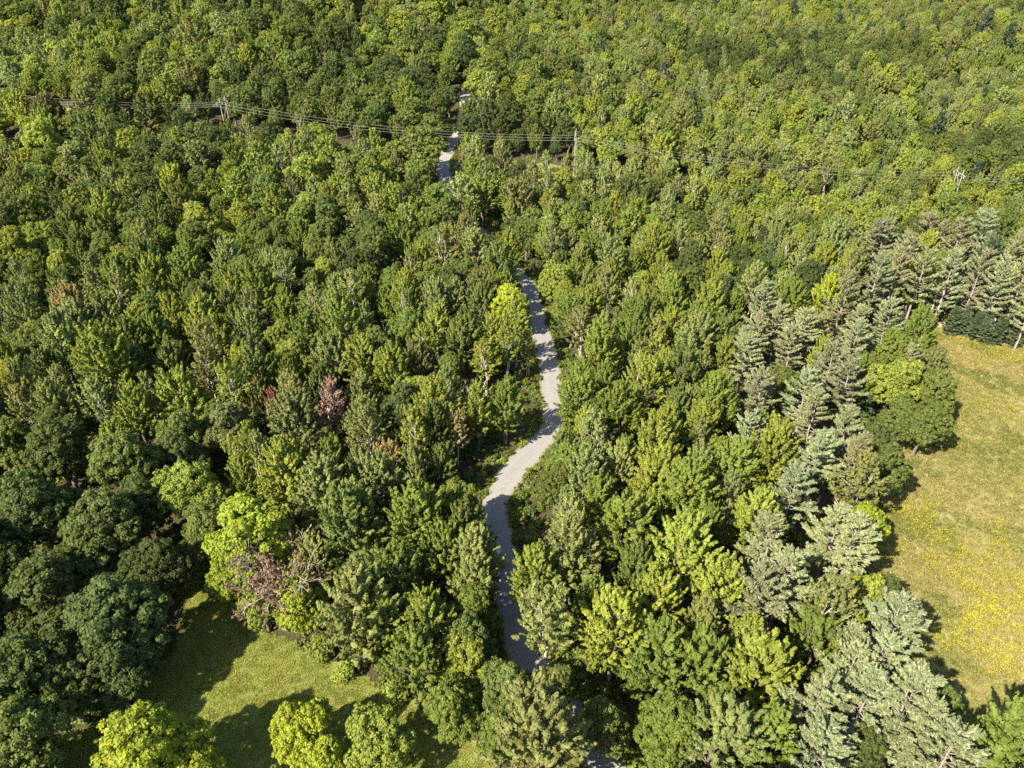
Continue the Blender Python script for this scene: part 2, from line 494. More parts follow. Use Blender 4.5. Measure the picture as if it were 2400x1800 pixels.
def bare(seed, W, Ht, T=None, stems=1, fork=0.35, trunk_m=0, levels=3, thick=0.016, spread=0.6, kids=5):
    """A leafless tree: stems that fork and fork again. Returns the twig ends too."""
    g = np.random.default_rng(seed)
    T = T or Geo()
    tips = []
    def grow(p, d, L, r, lev):
        e = p + d * L
        pts = bend(p, e, g, 4, 0.05)
        T.tube(pts, r * np.array([1, 0.82, 0.66, 0.5 if lev < levels else 0.12]), 5 if lev < 2 else 4, trunk_m)
        if lev >= levels:
            tips.append((pts[-1], d)); return
        for k in range(kids):
            t = g.uniform(0.35, 1.0) if k else 1.0
            i0 = min(2, int(t * 3)); q = pts[i0] + (pts[i0 + 1] - pts[i0]) * (t * 3 - i0)
            dd = unit(d + g.normal(size=3) * spread + np.array([0, 0, 0.25]))
            grow(q, dd, L * g.uniform(0.45, 0.75), r * 0.5, lev + 1)
    for s_ in range(stems):
        a = s_ * 6.28 / stems + g.random()
        d = unit(np.array([math.cos(a) * 0.18 * (stems > 1), math.sin(a) * 0.18 * (stems > 1), 1]) + g.normal(size=3) * 0.03)
        grow(np.array([0.2 * math.cos(a) * (stems > 1), 0.2 * math.sin(a) * (stems > 1), -0.3]), d, Ht * (fork + 0.12), thick * Ht / stems ** 0.4, 0)
    v = np.concatenate(T.v)
    return T, tips, float(v[:, 2].max()), float(np.abs(v[:, :2]).max())

def bush(seed, W, Ht, ls=0.26, nl=26, n=14, C=None, mC=0, T=None, trunk_m=0):
    g = np.random.default_rng(seed)
    C = C or Geo(); T = T or Geo()
    u = unit(np.abs(rand_unit(n, g)) * np.array([1, 1, 1])) * np.sign(np.stack([g.normal(size=n), g.normal(size=n), np.ones(n)], 1))
    c = u * np.array([W * 0.36, W * 0.36, Ht * 0.62]) * g.uniform(0.6, 1.0, (n, 1)) + np.array([0, 0, Ht * 0.15])
    puffs(C, c, np.full(n, W * 0.2) * g.uniform(0.7, 1.3, n), unit(u + np.array([0, 0, 0.5])), nl, ls, g, mC, turn=0.15)
    for i in range(0, n, 2):
        T.tube(bend((0, 0, -0.1), c[i], g, 3, 0.06), [0.05, 0.035, 0.015], 4, trunk_m)
    return T, C

# ------------------------------------------------------------------ names, labels, linking
def tag(o, label=None, cat=None, group=None, kind=None):
    if label: o['label'] = label
    if cat: o['category'] = cat
    if group: o['group'] = group
    if kind: o['kind'] = kind
    return o

def link(name, me, parent=None):
    o = bpy.data.objects.new(name, me)
    col.objects.link(o)
    if parent is not None: o.parent = parent
    return o

def sheet(name, poly, lift, step, mat, wob=0.0):
    """A draped sheet: grid cells inside a polygon, edge points pulled onto its outline by a fine grid."""
    x0, y0 = poly.min(0); x1, y1 = poly.max(0)
    xs = np.arange(x0 - step, x1 + step, step); ys = np.arange(y0 - step, y1 + step, step)
    X, Y = np.meshgrid(xs, ys, indexing='ij')
    cx, cyy = (X[:-1, :-1] + X[1:, 1:]) / 2, (Y[:-1, :-1] + Y[1:, 1:]) / 2
    jit = wob * (np.sin(cx * 0.9 + cyy * 0.3) + np.sin(cyy * 1.3 - cx * 0.5))
    ok = in_poly(np.stack([cx.ravel() + jit.ravel(), cyy.ravel() + jit.ravel()], 1), poly).reshape(cx.shape)
    idx = np.arange(X.size).reshape(X.shape)
    f = np.stack([idx[:-1, :-1], idx[1:, :-1], idx[1:, 1:], idx[:-1, 1:]], -1)[ok]
    v = np.stack([X.ravel(), Y.ravel(), H(X.ravel(), Y.ravel()) + lift], 1)
    used = np.unique(f); remap = np.zeros(len(v), int); remap[used] = np.arange(len(used))
    G = Geo(); G.add(v[used], remap[f])
    return tag(link(name, G.mesh(name, [mat], True)), kind='structure')

# ------------------------------------------------------------------ ground, road, lawn, meadow
M_floor = ground_material('forest_floor', [(0.25, 0.4, 0.65, (0.05, 0.052, 0.018), 0.8, (1, 1, 1)), (1.4, 0.45, 0.7, (0.085, 0.060, 0.035), 0.7, (1, 1, 1)),
                                           (5.0, 0.5, 0.75, (0.025, 0.032, 0.012), 0.8, (1, 1, 1))], (0.045, 0.036, 0.022), 0.8, 3.0)
M_gravel = ground_material('gravel_road', [(0.12, 0.35, 0.65, (0.185, 0.175, 0.163), 0.8, (1, 1, 1)), (0.9, 0.45, 0.7, (0.165, 0.152, 0.138), 0.6, (1, 1, 1)),
                                           (14.0, 0.5, 0.72, (0.30, 0.285, 0.265), 0.6, (1, 1, 1)), (9.0, 0.56, 0.7, (0.12, 0.108, 0.095), 0.5, (1, 1, 1))], (0.205, 0.193, 0.180), 0.5, 9.0)
def wear(m):
    """Paler wheel tracks and a grassy, weedy verge, read from the road's own face values."""
    nt = m.node_tree
    bs = next(n for n in nt.nodes if n.type == 'BSDF_PRINCIPLED')
    src = bs.inputs['Base Color'].links[0].from_socket
    a = node(nt, 'ShaderNodeAttribute', attribute_type='GEOMETRY', attribute_name='leaf'); sp = node(nt, 'ShaderNodeSeparateColor')
    nt.links.new(a.outputs['Color'], sp.inputs[0])
    c = mixc(nt, 'MIX', sp.outputs[0], src, (0.205, 0.195, 0.182))
    tc = node(nt, 'ShaderNodeTexCoord'); nz = node(nt, 'ShaderNodeTexNoise'); nz.inputs['Scale'].default_value = 1.6; nz.inputs['Detail'].default_value = 6
    nt.links.new(tc.outputs['Object'], nz.inputs['Vector'])
    mt = node(nt, 'ShaderNodeMath', operation='MULTIPLY_ADD'); mt.inputs[1].default_value = 1.9; mt.inputs[2].default_value = -0.95
    nt.links.new(nz.outputs[0], mt.inputs[0])
    ad = node(nt, 'ShaderNodeMath', operation='ADD', use_clamp=True)
    nt.links.new(sp.outputs[1], ad.inputs[0]); nt.links.new(mt.outputs[0], ad.inputs[1])
    mu = node(nt, 'ShaderNodeMath', operation='MULTIPLY'); nt.links.new(ad.outputs[0], mu.inputs[0]); nt.links.new(sp.outputs[1], mu.inputs[1])
    c = mixc(nt, 'MIX', mu.outputs[0], c, (0.145, 0.150, 0.045))
    nt.links.new(c, bs.inputs['Base Color'])
wear(M_gravel)
M_lawn = ground_material('lawn_turf', [(0.07, 0.4, 0.62, (0.200, 0.180, 0.055), 0.7, (1, 1, 1)), (0.35, 0.42, 0.66, (0.105, 0.150, 0.028), 0.7, (1, 3.2, 1)),
                                       (2.2, 0.45, 0.7, (0.23, 0.21, 0.075), 0.55, (1, 1, 1)), (7.0, 0.5, 0.72, (0.075, 0.100, 0.024), 0.7, (1, 1, 1))], (0.150, 0.172, 0.038), 0.7, 8.0)
M_meadow = ground_material('meadow_grass_bed', [(0.035, 0.38, 0.6, (0.191, 0.174, 0.059), 0.85, (1, 1, 1)), (0.11, 0.45, 0.66, (0.238, 0.207, 0.096), 0.7, (1, 1, 1)),
                                           (0.3, 0.48, 0.68, (0.126, 0.130, 0.033), 0.7, (1, 1, 1)), (2.4, 0.5, 0.7, (0.119, 0.111, 0.041), 0.7, (1, 1, 1)),
                                           (7.0, 0.5, 0.7, (0.238, 0.207, 0.089), 0.6, (1, 1, 1))], (0.169, 0.155, 0.053), 0.8, 5.0)

gx = np.concatenate([np.arange(-1500, -440, 40), np.arange(-440, 440, 4), np.arange(440, 1501, 40)])
gy = np.concatenate([np.arange(-300, -20, 40), np.arange(-20, 700, 4), np.arange(700, 1901, 40)])
X, Y = np.meshgrid(gx, gy, indexing='ij')
idx = np.arange(X.size).reshape(X.shape)
G = Geo()
G.add(np.stack([X.ravel(), Y.ravel(), H(X.ravel(), Y.ravel())], 1), np.stack([idx[:-1, :-1], idx[1:, :-1], idx[1:, 1:], idx[:-1, 1:]], -1).reshape(-1, 4))
tag(link('ground', G.mesh('ground', [M_floor], True)), kind='structure')
sheet('meadow', meadow_poly, 0.05, 1.0, M_meadow, 0.5)
sheet('lawn', lawn_poly, 0.05, 0.8, M_lawn, 0.3)

def ribbon(name, line, w, lift, mat, n=13, crown=0.05):
    d = np.gradient(line, axis=0); d /= np.linalg.norm(d, axis=1, keepdims=True)
    nrm = np.stack([-d[:, 1], d[:, 0]], 1)
    s = np.cumsum(np.r_[0, np.hypot(*np.diff(line, axis=0).T)])
    wl = w / 2 * (1 + 0.10 * np.sin(s * 0.31) + 0.07 * np.sin(s * 0.83 + 1))
    wr = w / 2 * (1 + 0.10 * np.sin(s * 0.27 + 2) + 0.07 * np.sin(s * 0.71))
    rows = []
    for k in range(n):
        t = k / (n - 1) * 2 - 1
        off = np.where(t < 0, t * wl, t * wr)
        p = line + nrm * off[:, None]
        rut = -0.03 * (abs(abs(t) - 0.45) < 0.2)
        rows.append(np.stack([p[:, 0], p[:, 1], H(p[:, 0], p[:, 1]) + lift + crown * (1 - t * t) + rut], 1))
    v = np.stack(rows, 1)
    idx = np.arange(v.shape[0] * n).reshape(v.shape[0], n)
    f = np.stack([idx[:-1, :-1], idx[:-1, 1:], idx[1:, 1:], idx[1:, :-1]], -1).reshape(-1, 4)
    tt = np.abs((np.arange(n - 1) + 0.5) / (n - 1) * 2 - 1)
    a = np.stack([0.75 * np.exp(-((tt - 0.42) / 0.16) ** 2), np.clip((tt - 0.7) / 0.22, 0, 1) + 0.22 * np.exp(-(tt / 0.13) ** 2)], 1)
    a = np.tile(a, (v.shape[0] - 1, 1))
    G = Geo(); G.add(v.reshape(-1, 3), f, a)
    return tag(link(name, G.mesh(name, [mat], True)), kind='structure')
ribbon('road', road_line, 5.2, 0.07, M_gravel)
M_strip = ground_material('grass_strip_turf', [(0.05, 0.4, 0.62, (0.22, 0.185, 0.06), 0.8, (1, 1, 1)), (0.4, 0.42, 0.66, (0.12, 0.14, 0.03), 0.7, (1, 1, 1)),
                                       (2.2, 0.45, 0.7, (0.24, 0.20, 0.085), 0.55, (1, 1, 1))], (0.165, 0.170, 0.040), 0.7, 6.0)
ribbon('grass_strip', catmull(lane_pts, 12), 17.0, 0.04, M_strip, crown=0.0)

# ------------------------------------------------------------------ tree prototypes (meshes shared by the copies)
PROTO = {}
def proto(kind, key, T, C, tm, cm, Ht, W, cb):
    PROTO.setdefault(kind, []).append(dict(trunk=T.mesh(kind + '_trunk', [tm]), crown=C.mesh(kind + '_crown', [cm]), H=Ht, W=W, cb=cb, seed=key))

for i in range(9):
    W, Ht, cb = 11.5 + 0.5 * (i % 3), 15 + 0.6 * (i % 4), 3.6 + 0.5 * (i % 3)
    T, C = oak(100 + i, W, Ht, cb, 0.30, 50); proto('oak_tree', i, T, C, M_bark, M_leaf, Ht, W, cb)
for i in range(10):
    W, Ht, cb = 7.2 + 0.35 * (i % 4), 15 + 0.7 * (i % 3), 4.2 + 0.4 * (i % 3)
    T, C = maple(200 + i, W, Ht, cb, 0.27, 60, 170 + 6 * i, 1 + (i % 3 == 2), (1.3, 2.5), 0.43); proto('maple_tree', i, T, C, M_bark, M_leaf, Ht, W, cb)
for i in range(5):
    W, Ht, cb = 5.6 + 0.3 * (i % 3), 15.5 + 0.6 * (i % 3), 6.0 + 0.6 * (i % 3)
    T, C = maple(300 + i, W, Ht, cb, 0.27, 34, 105, 2 + (i % 2), (0.9, 1.9), 0.48, 0.15, 0, inner=0.35, trr=0.014); proto('birch_tree', i, T, C, M_pale, M_leaf, Ht, W, cb)
for i in range(6):
    W, Ht, cb = 9.4 + 0.5 * (i % 3), 17.5 + 0.8 * (i % 3), 4.6 + 0.9 * (i % 4)
    T, C = pine(400 + i, W, Ht, cb); proto('pine_tree', i, T, C, M_pine, M_needle, Ht, W, cb)
for i in range(3):
    W, Ht, cb = 4.2 + 0.3 * i, 10.5 + i, 0.6
    T, C = pine(450 + i, W, Ht, cb, 0.26, 12, 0.55, droop=0.3, stubs=False, pw=1.0, pl=1.0); proto('spruce_tree', i, T, C, M_bark, M_needle, Ht, W, cb)
for i in range(5):
    W, Ht = 3.2 + 0.4 * (i % 3), 2.6 + 0.5 * (i % 3)
    T, C = bush(500 + i, W, Ht, 0.26, 40, 22); proto('shrub', i, T, C, M_bark, M_leaf, Ht, W, 0.2)
for i in range(5):
    T, tips, Ht, W = bare(600 + i, 4, 13, stems=1 + i % 2, levels=3, kids=4, spread=0.5)
    PROTO.setdefault('dead_tree', []).append(dict(trunk=T.mesh('dead_tree_trunk', [M_grey]), crown=None, H=Ht, W=2 * W, cb=5, seed=i))

# colours of leaves, with the words that the labels use
PAL = {
    'dark': ('dark green', (0.060, 0.082, 0.024)),
    'mid': ('mid green', (0.090, 0.116, 0.029)),
    'green': ('fresh green', (0.112, 0.150, 0.029)),
    'yg': ('yellow-green', (0.158, 0.188, 0.033)),
    'pale': ('pale green', (0.150, 0.178, 0.058)),
    'olive': ('dull olive', (0.130, 0.142, 0.048)),
    'yellow': ('yellow', (0.235, 0.255, 0.026)),
    'lime': ('lime yellow-green', (0.190, 0.228, 0.025)),
    'tan': ('tan-tinged', (0.19, 0.160, 0.066)),
    'red': ('red', (0.17, 0.058, 0.046)),
    'mauve': ('mauve', (0.180, 0.120, 0.098)),
    'sage': ('grey-green', (0.142, 0.164, 0.078)),
    'brownpine': ('brownish green', (0.135, 0.140, 0.068)),
    'deep': ('blackish green', (0.042, 0.062, 0.026)),
}
trees = []            # every single tree: dict(kind, x, y, colour key, proto, s, rz, obj, px, py, r)
counts = {}

def jitter_color(c, g=rnd, a=0.14):
    b = 1 + g.uniform(-a, a); w = g.uniform(-a, a) * 0.4
    return (c[0] * b * (1 + w), c[1] * b, c[2] * b * (1 - w), 1.0)

def plant(kind, x, y, W, ck, label=None, group=None, Hs=None, pi=None, lean=None, landmark=None, rz=None):
    P = PROTO[kind]
    p = P[rnd.randrange(len(P)) if pi is None else pi]
    s = W / p['W']
    sz = (Hs / p['H']) if Hs else s ** 0.5 * rnd.uniform(0.86, 1.12)
    root = bpy.data.objects.new(kind, None)
    root.empty_display_size = 1
    col.objects.link(root)
    root.location = (x, y, float(H(x, y)))
    root.rotation_euler = (rnd.uniform(-0.03, 0.03), rnd.uniform(-0.03, 0.03), rnd.uniform(0, 6.28) if rz is None else rz)
    root.scale = (s, s, sz)
    for part in ('trunk', 'crown'):
        me = p[part]
        if me is None: continue
        base = p.get(part + '_obj')
        if base is None:
            o = bpy.data.objects.new(part, me)
            p[part + '_obj'] = o
        else:
            o = base.copy()
        col.objects.link(o)
        o.parent = root
        if part == 'crown': o.color = jitter_color(PAL[ck][1])
        else: o.color = (1, 1, 1, 1)
    zc = float(H(x, y)) + (p['cb'] + (p['H'] - p['cb']) * 0.55) * sz
    px, py, dp = proj(x, y, zc)
    t = dict(kind=kind, x=x, y=y, ck=ck, obj=root, px=float(px), py=float(py), r=W / 2, label=label, group=group, landmark=landmark, dp=float(dp))
    trees.append(t)
    return t

def hero(kind, dx, dy, W, ck, label=None, landmark=None, Hs=None, pi=None, lift=None):
    """Plant a tree whose crown centre shows at (dx, dy) of the measured view."""
    P = PROTO[kind]
    i = rnd.randrange(len(P)) if pi is None else pi
    p = P[i]
    s = W / p['W']; sz = (Hs / p['H']) if Hs else s ** 0.6
    zc = (p['cb'] + (p['H'] - p['cb']) * 0.55) * sz
    q = at(dx * D, dy * D, zc if lift is None else lift)
    return plant(kind, q.x, q.y, W, ck, label, Hs=Hs or p['H'] * sz, pi=i, landmark=landmark)

#--HEROES--
heroes = [
    # the dark oaks of the lower left corner
    ('oak_tree', 250, 1330, 13.0, 'dark'), ('oak_tree', 95, 1270, 12.5, 'dark'), ('oak_tree', 40, 1440, 12.0, 'dark'), ('oak_tree', 130, 1455, 10.0, 'dark'),
    ('oak_tree', 30, 1590, 11.0, 'mid'), ('oak_tree', 200, 1150, 13.0, 'dark'), ('oak_tree', 70, 1090, 12.0, 'dark'), ('oak_tree', 270, 985, 12.0, 'mid'),
    ('oak_tree', 120, 955, 11.0, 'dark'), ('oak_tree', 20, 960, 10.0, 'mid'), ('oak_tree', 340, 1215, 8.5, 'dark'), ('oak_tree', 300, 1090, 9.0, 'dark'),
    ('oak_tree', 415, 1050, 10.0, 'yg'), ('oak_tree', 240, 1440, 9.0, 'dark'), ('oak_tree', -60, 1330, 12, 'dark'), ('oak_tree', -40, 1180, 12, 'dark'),
    # round the lawn
    ('oak_tree', 540, 1160, 13.0, 'lime'), ('oak_tree', 500, 1235, 7.5, 'lime'), ('oak_tree', 560, 1290, 6.5, 'yg'), ('oak_tree', 640, 1300, 7.0, 'lime'),
    ('maple_tree', 765, 1310, 9.0, 'pale'), ('oak_tree', 650, 1565, 7.0, 'lime'), ('oak_tree', 320, 1620, 11.5, 'lime'), ('oak_tree', 815, 1590, 8.0, 'yg'),
    ('oak_tree', 705, 1640, 5.0, 'lime'), ('shrub', 690, 1390, 4.5, 'green'), ('shrub', 745, 1440, 4.0, 'yg'), ('shrub', 850, 1490, 4.0, 'yg'),
    # lower middle
    ('oak_tree', 1000, 1425, 7.5, 'yg'), ('oak_tree', 985, 1520, 7.5, 'green'), ('oak_tree', 1105, 1490, 7.0, 'mid'), ('maple_tree', 1175, 1590, 9.0, 'olive'),
    ('oak_tree', 1085, 1570, 6.0, 'green'), ('oak_tree', 1310, 1560, 6.0, 'mid'), ('oak_tree', 1200, 1480, 5.0, 'mid'), ('maple_tree', 900, 1420, 7.0, 'green'),
    ('maple_tree', 930, 1340, 7.0, 'yg'), ('maple_tree', 1020, 1250, 6.0, 'pale'), ('maple_tree', 850, 1230, 7.0, 'green'), ('maple_tree', 960, 1180, 7.0, 'green'),
    ('maple_tree', 900, 1110, 8.0, 'green'), ('maple_tree', 760, 1130, 8.5, 'mid'), ('maple_tree', 690, 1050, 7.5, 'pale'), ('maple_tree', 610, 1020, 7.5, 'yg'),
    ('maple_tree', 810, 1040, 7.0, 'pale'), ('oak_tree', 990, 1080, 7.5, 'green'), ('maple_tree', 830, 1340, 7, 'yg'), ('birch_tree', 1180, 1320, 6.5, 'pale'),
    ('maple_tree', 1000, 1145, 7.5, 'mid'), ('oak_tree', 1012, 1310, 7.0, 'green'), ('maple_tree', 1030, 1195, 6.5, 'pale'), ('oak_tree', 1020, 1380, 7.0, 'mid'),
    # right of the lower road
    ('maple_tree', 1160, 1240, 6.5, 'yg'), ('maple_tree', 1240, 1190, 7.5, 'pale'), ('maple_tree', 1330, 1350, 8.5, 'yg'), ('maple_tree', 1430, 1420, 8.0, 'green'),
    ('maple_tree', 1530, 1440, 8.5, 'green'), ('maple_tree', 1350, 1130, 8.0, 'yg'), ('maple_tree', 1470, 1180, 8.0, 'yg'), ('maple_tree', 1560, 1270, 7.5, 'yg'),
    ('maple_tree', 1410, 1290, 7.5, 'yg'), ('oak_tree', 1450, 1550, 8.5, 'green'), ('maple_tree', 1640, 1450, 8.0, 'yg'), ('maple_tree', 1560, 1590, 8.0, 'pale'),
    ('maple_tree', 1650, 1600, 7.0, 'green'), ('oak_tree', 1540, 1510, 7.0, 'green'), ('oak_tree', 1225, 1000, 7.0, 'green'), ('oak_tree', 1200, 1045, 6.0, 'mid'),
    ('birch_tree', 1290, 930, 5.5, 'pale'), ('maple_tree', 1340, 880, 7.5, 'green'), ('maple_tree', 1420, 960, 7.5, 'yg'), ('maple_tree', 1490, 1060, 8, 'green'),
    ('maple_tree', 1590, 1000, 7.5, 'green'), ('maple_tree', 1550, 860, 7.5, 'green'), ('maple_tree', 1640, 1120, 7, 'yg'),
    # left of the middle road
    ('maple_tree', 235, 770, 10.0, 'yg'), ('maple_tree', 400, 850, 8.5, 'yg'), ('oak_tree', 495, 915, 9.0, 'olive'), ('birch_tree', 800, 920, 6.5, 'olive'),
    ('maple_tree', 445, 690, 8.5, 'yg'), ('maple_tree', 150, 665, 7.0, 'tan'), ('oak_tree', 80, 740, 9.5, 'mid'), ('maple_tree', 340, 720, 7.5, 'green'),
    ('maple_tree', 940, 880, 8.0, 'yg'), ('birch_tree', 640, 850, 5.5, 'olive'), ('maple_tree', 690, 830, 6.0, 'mid'), ('maple_tree', 1090, 870, 6.5, 'green'),
    ('birch_tree', 840, 990, 4.5, 'tan'), ('birch_tree', 985, 920, 4.0, 'tan'), ('oak_tree', 930, 600, 8.0, 'green'), ('oak_tree', 1010, 590, 8.5, 'mid'),
    ('maple_tree', 870, 650, 7.5, 'green'), ('maple_tree', 560, 620, 8.0, 'green'), ('oak_tree', 470, 900, 7.0, 'mid'), ('maple_tree', 1060, 720, 6.5, 'yg'),
    ('maple_tree', 720, 680, 8.0, 'pale'), ('maple_tree', 780, 770, 7.0, 'yg'), ('maple_tree', 660, 720, 7.5, 'green'), ('maple_tree', 560, 790, 7.5, 'mid'),
    # deciduous trees along the meadow
    ('oak_tree', 1935, 825, 10.5, 'yg'), ('oak_tree', 1930, 755, 9.0, 'green'), ('oak_tree', 2010, 790, 8.5, 'olive'), ('oak_tree', 2022, 850, 8.5, 'mid'),
    ('oak_tree', 2000, 905, 8.0, 'mid'), ('oak_tree', 1945, 905, 7.5, 'mid'), ('oak_tree', 1890, 955, 7.5, 'dark'), ('oak_tree', 1915, 1005, 8.0, 'mid'),
    ('birch_tree', 1858, 1030, 7.0, 'olive'), ('oak_tree', 1880, 1135, 6.0, 'lime'), ('oak_tree', 1855, 1285, 7.0, 'yg'), ('oak_tree', 1905, 1275, 5.0, 'dark'),
    ('birch_tree', 1790, 1310, 6.5, 'olive'), ('maple_tree', 1760, 1400, 7.0, 'green'), ('oak_tree', 1850, 1620, 6.5, 'dark'),
]
pines = [
    (1708, 752, 7.5, 'brownpine'), (1610, 770, 7.5, 'sage'), (1680, 700, 7, 'sage'), (1790, 795, 8, 'brownpine'), (1834, 820, 8, 'brownpine'), (1742, 848, 8, 'sage'),
    (1844, 740, 7.5, 'sage'), (1758, 900, 7.5, 'sage'), (1618, 942, 7.0, 'sage'), (1825, 936, 7.5, 'sage'), (1765, 985, 8, 'sage'), (1708, 1066, 8, 'sage'),
    (1918, 696, 7.5, 'sage'), (1854, 708, 7, 'sage'), (1661, 1182, 8.5, 'sage'), (1690, 1250, 9.0, 'sage'), (1795, 1148, 8.5, 'sage'), (1842, 1180, 8.5, 'sage'),
    (1640, 1300, 8.0, 'brownpine'), (1918, 1362, 9.0, 'sage'), (1825, 1456, 7.5, 'sage'), (1761, 1548, 9.0, 'sage'), (1958, 1530, 9.0, 'sage'), (1860, 1515, 8.0, 'sage'),
    (1990, 1572, 7.5, 'sage'), (1828, 1405, 6.0, 'sage'), (1757, 1630, 8.0, 'sage'), (2040, 1640, 8, 'sage'), (1900, 1440, 7.5, 'sage'), (1640, 850, 7.5, 'brownpine'),
]
far_pines = [(1935, 590, 8, 'brownpine'), (1990, 590, 9, 'sage'), (2050, 600, 8.5, 'sage'), (2110, 600, 8, 'brownpine'), (2160, 612, 8.5, 'sage'), (2205, 620, 8.5, 'sage'),
             (1890, 600, 8, 'sage'), (1820, 650, 7.5, 'brownpine'), (2240, 640, 8, 'sage'), (2130, 560, 8, 'deep'), (2190, 550, 8, 'sage')]

named = [
    ('oak_tree', 1102, 652, 9.5, 'yellow', 'bright yellow-leaved tree standing at the edge of the gravel road', 'the bright yellow roadside tree'),
    ('birch_tree', 592, 872, 3.6, 'red', 'small sapling with crimson red leaves in a dark gap', 'the red sapling'),
    ('birch_tree', 712, 860, 5.0, 'mauve', 'thin tree with sparse mauve-pink leaves right of the red sapling', 'the mauve-leaved tree'),
    ('oak_tree', 25, 815, 6.0, 'yellow', 'yellow-leaved tree cut by the left frame edge above the dark oaks', 'the yellow tree at the frame edge'),
    ('maple_tree', 375, 395, 8.0, 'lime', 'bright lime maple standing out of the dark upper left woods', 'the upper left lime maple'),
    ('maple_tree', 875, 205, 9.0, 'yg', 'tall yellow-green maple in the dark wall beyond the power line', 'the tall maple beyond the wires'),
    ('maple_tree', 1790, 635, 6.5, 'lime', 'lime-green maple beside the reddish gap before the pines', 'the lime maple beside the pines'),
]
for k, x, y, W, c, lab, lm in named: hero(k, x, y, W, c, lab, lm)
for k, x, y, W, c in heroes: hero(k, x, y, W, c)
for x, y, W, c in pines: hero('pine_tree', x, y, W, c)
for x, y, W, c in far_pines: hero('pine_tree', x, y, W, c, Hs=20)
for x, y in ((1869, 870), (2085, 690), (2110, 700), (2130, 706), (2160, 710), (2200, 715), (2060, 690), (1940, 700)):
    hero('spruce_tree', x, y, 3.6, 'deep', Hs=7.0)

# --- the dying tree on the lawn's far side: one tree with two kinds of withered foliage
def dying():
    q = at(618 * D, 1285 * D, 5.0)
    root = link('dying_tree', None); root.location = (q.x, q.y, float(H(q.x, q.y)))
    T, tips, Ht, W = bare(77, 8, 15.0, stems=3, levels=3, kids=7, spread=0.75, thick=0.021)
    link('trunk', T.mesh('dying_trunk', [M_grey]), root)
    a, b = Geo(), Geo()
    g = np.random.default_rng(5)
    for G_, sel in ((a, [t for t in tips if t[0][0] < 0.3]), (b, [t for t in tips if t[0][0] >= 0.3])):
        c = np.array([t[0] - t[1] * 0.4 for t in sel]); ax = np.array([t[1] for t in sel])
        plumes(G_, c, np.full(len(c), 0.22), unit(ax + np.array([0, 0, 0.4])), np.full(len(c), 0.9), 9, 0.22, g)
    o = link('crown', a.mesh('withered_crown', [M_leaf]), root); o.color = (*PAL['mauve'][1], 1); o['label'] = 'mauve-brown withered side of the crown'
    o = link('crown', b.mesh('withered_crown', [M_leaf]), root); o.color = (*PAL['tan'][1], 1); o['label'] = 'tan withered side of the crown'
    px, py, dp = proj(q.x, q.y, Ht * 0.6)
    trees.append(dict(kind='dying_tree', x=q.x, y=q.y, ck='tan', obj=root, px=float(px), py=float(py), r=3.0, dp=float(dp), group=None,
                      label='half-dead tree of bare grey limbs and withered leaves beside the lime oak', landmark='the half-dead tree by the lawn'))
dying()

# dead and bare trees
for dx, dy, W, Hs, pi, lab in [
    (990, 650, 5.5, 13, 1, 'pale bare tree with forked limbs left of the yellow roadside tree'),
    (760, 560, 5.0, 14, 3, 'tall grey bare tree in the dark gap of the left woods'),
    (355, 905, 3.5, 5.5, 1, 'small bare grey snag in the dark gap below the yellow-green maples'),
    (2000, 770, 2.4, 6, 2, 'white forked dead top poking from the brownish oak at the meadow'),
    (1848, 1060, 3.0, 9, 0, 'bleached dead branches beside the olive fan-shaped tree at the meadow edge'),
    (1905, 655, 3.0, 12, 4, 'grey dead snag left of the far pines'),
    (1700, 1395, 3.0, 8, 1, 'bleached bare crown poking between the lower pines'),
    (5, 690, 3.5, 8, 3, 'dark bare snag cut by the left frame edge'),
    (1018, 490, 3.0, 9, 1, 'bleached forked snag leaning out of the middle woods'),
    (648, 265, 4.5, 12, 1, 'pale grey bare crown just in front of the wires'),
    (1735, 215, 2.5, 13, 0, 'lone white snag on the far right hillside'),
    (1908, 345, 2.5, 13, 2, 'white snag in the dark tree wall behind the right-hand wires'),
    (1838, 345, 2.5, 14, 4, 'grey leaning snag left of the white snag behind the wires'),
    (2092, 345, 3.0, 13, 3, 'bare white tree directly behind the right power pole'),
]:
    p = PROTO['dead_tree'][pi]
    q = at(dx * D, dy * D, Hs * 0.6)
    t = plant('dead_tree', q.x, q.y, W, 'olive', lab, 'dead and bare trees', Hs=Hs, pi=pi)

# ------------------------------------------------------------------ the woods that fill the rest
def open_ground(P, extra=0.0):
    """True where no tree may stand: road, lawn, meadow, cleared strip under the wires."""
    bad = in_poly(P, meadow_poly) | in_poly(P, lawn_poly)
    bad |= dist_to_line(P, road_line) < 4.2 + extra
    bad |= dist_to_line(P, lane_pts) < 7.5
    return bad

hx = [(t['x'], t['y'], t['r']) for t in trees if t['kind'] not in ('dead_tree', 'shrub', 'spruce_tree')]
road_s = np.array([q for q in road_px if 590 < q[1] < 1460 or 320 < q[1] < 415]) * D
road_d = catmull(road_s, 5); road_d = road_d[(road_d[:, 1] > 590 * D) | ((road_d[:, 1] < 405 * D) & (road_d[:, 1] > 350 * D))]
lit = np.array([(lambda p: (p.x, p.y))(at(q[0], q[1])) for q in road_d if 690 * D < q[1] < 735 * D or 795 * D < q[1] < 1060 * D])
guard = [(q[0], q[1], float(at(q[0], q[1]).y)) for q in road_d]
guard += [(t['px'], t['py'], t['y'] - 1) for t in trees]
for x_, y_ in ((-106, 281), (22, 258), (155, 252)):
    for zz in (9, 12, 15):
        a_ = proj(x_, y_, float(H(x_, y_)) + zz); guard.append((float(a_[0]), float(a_[1]), y_ - 1.0))
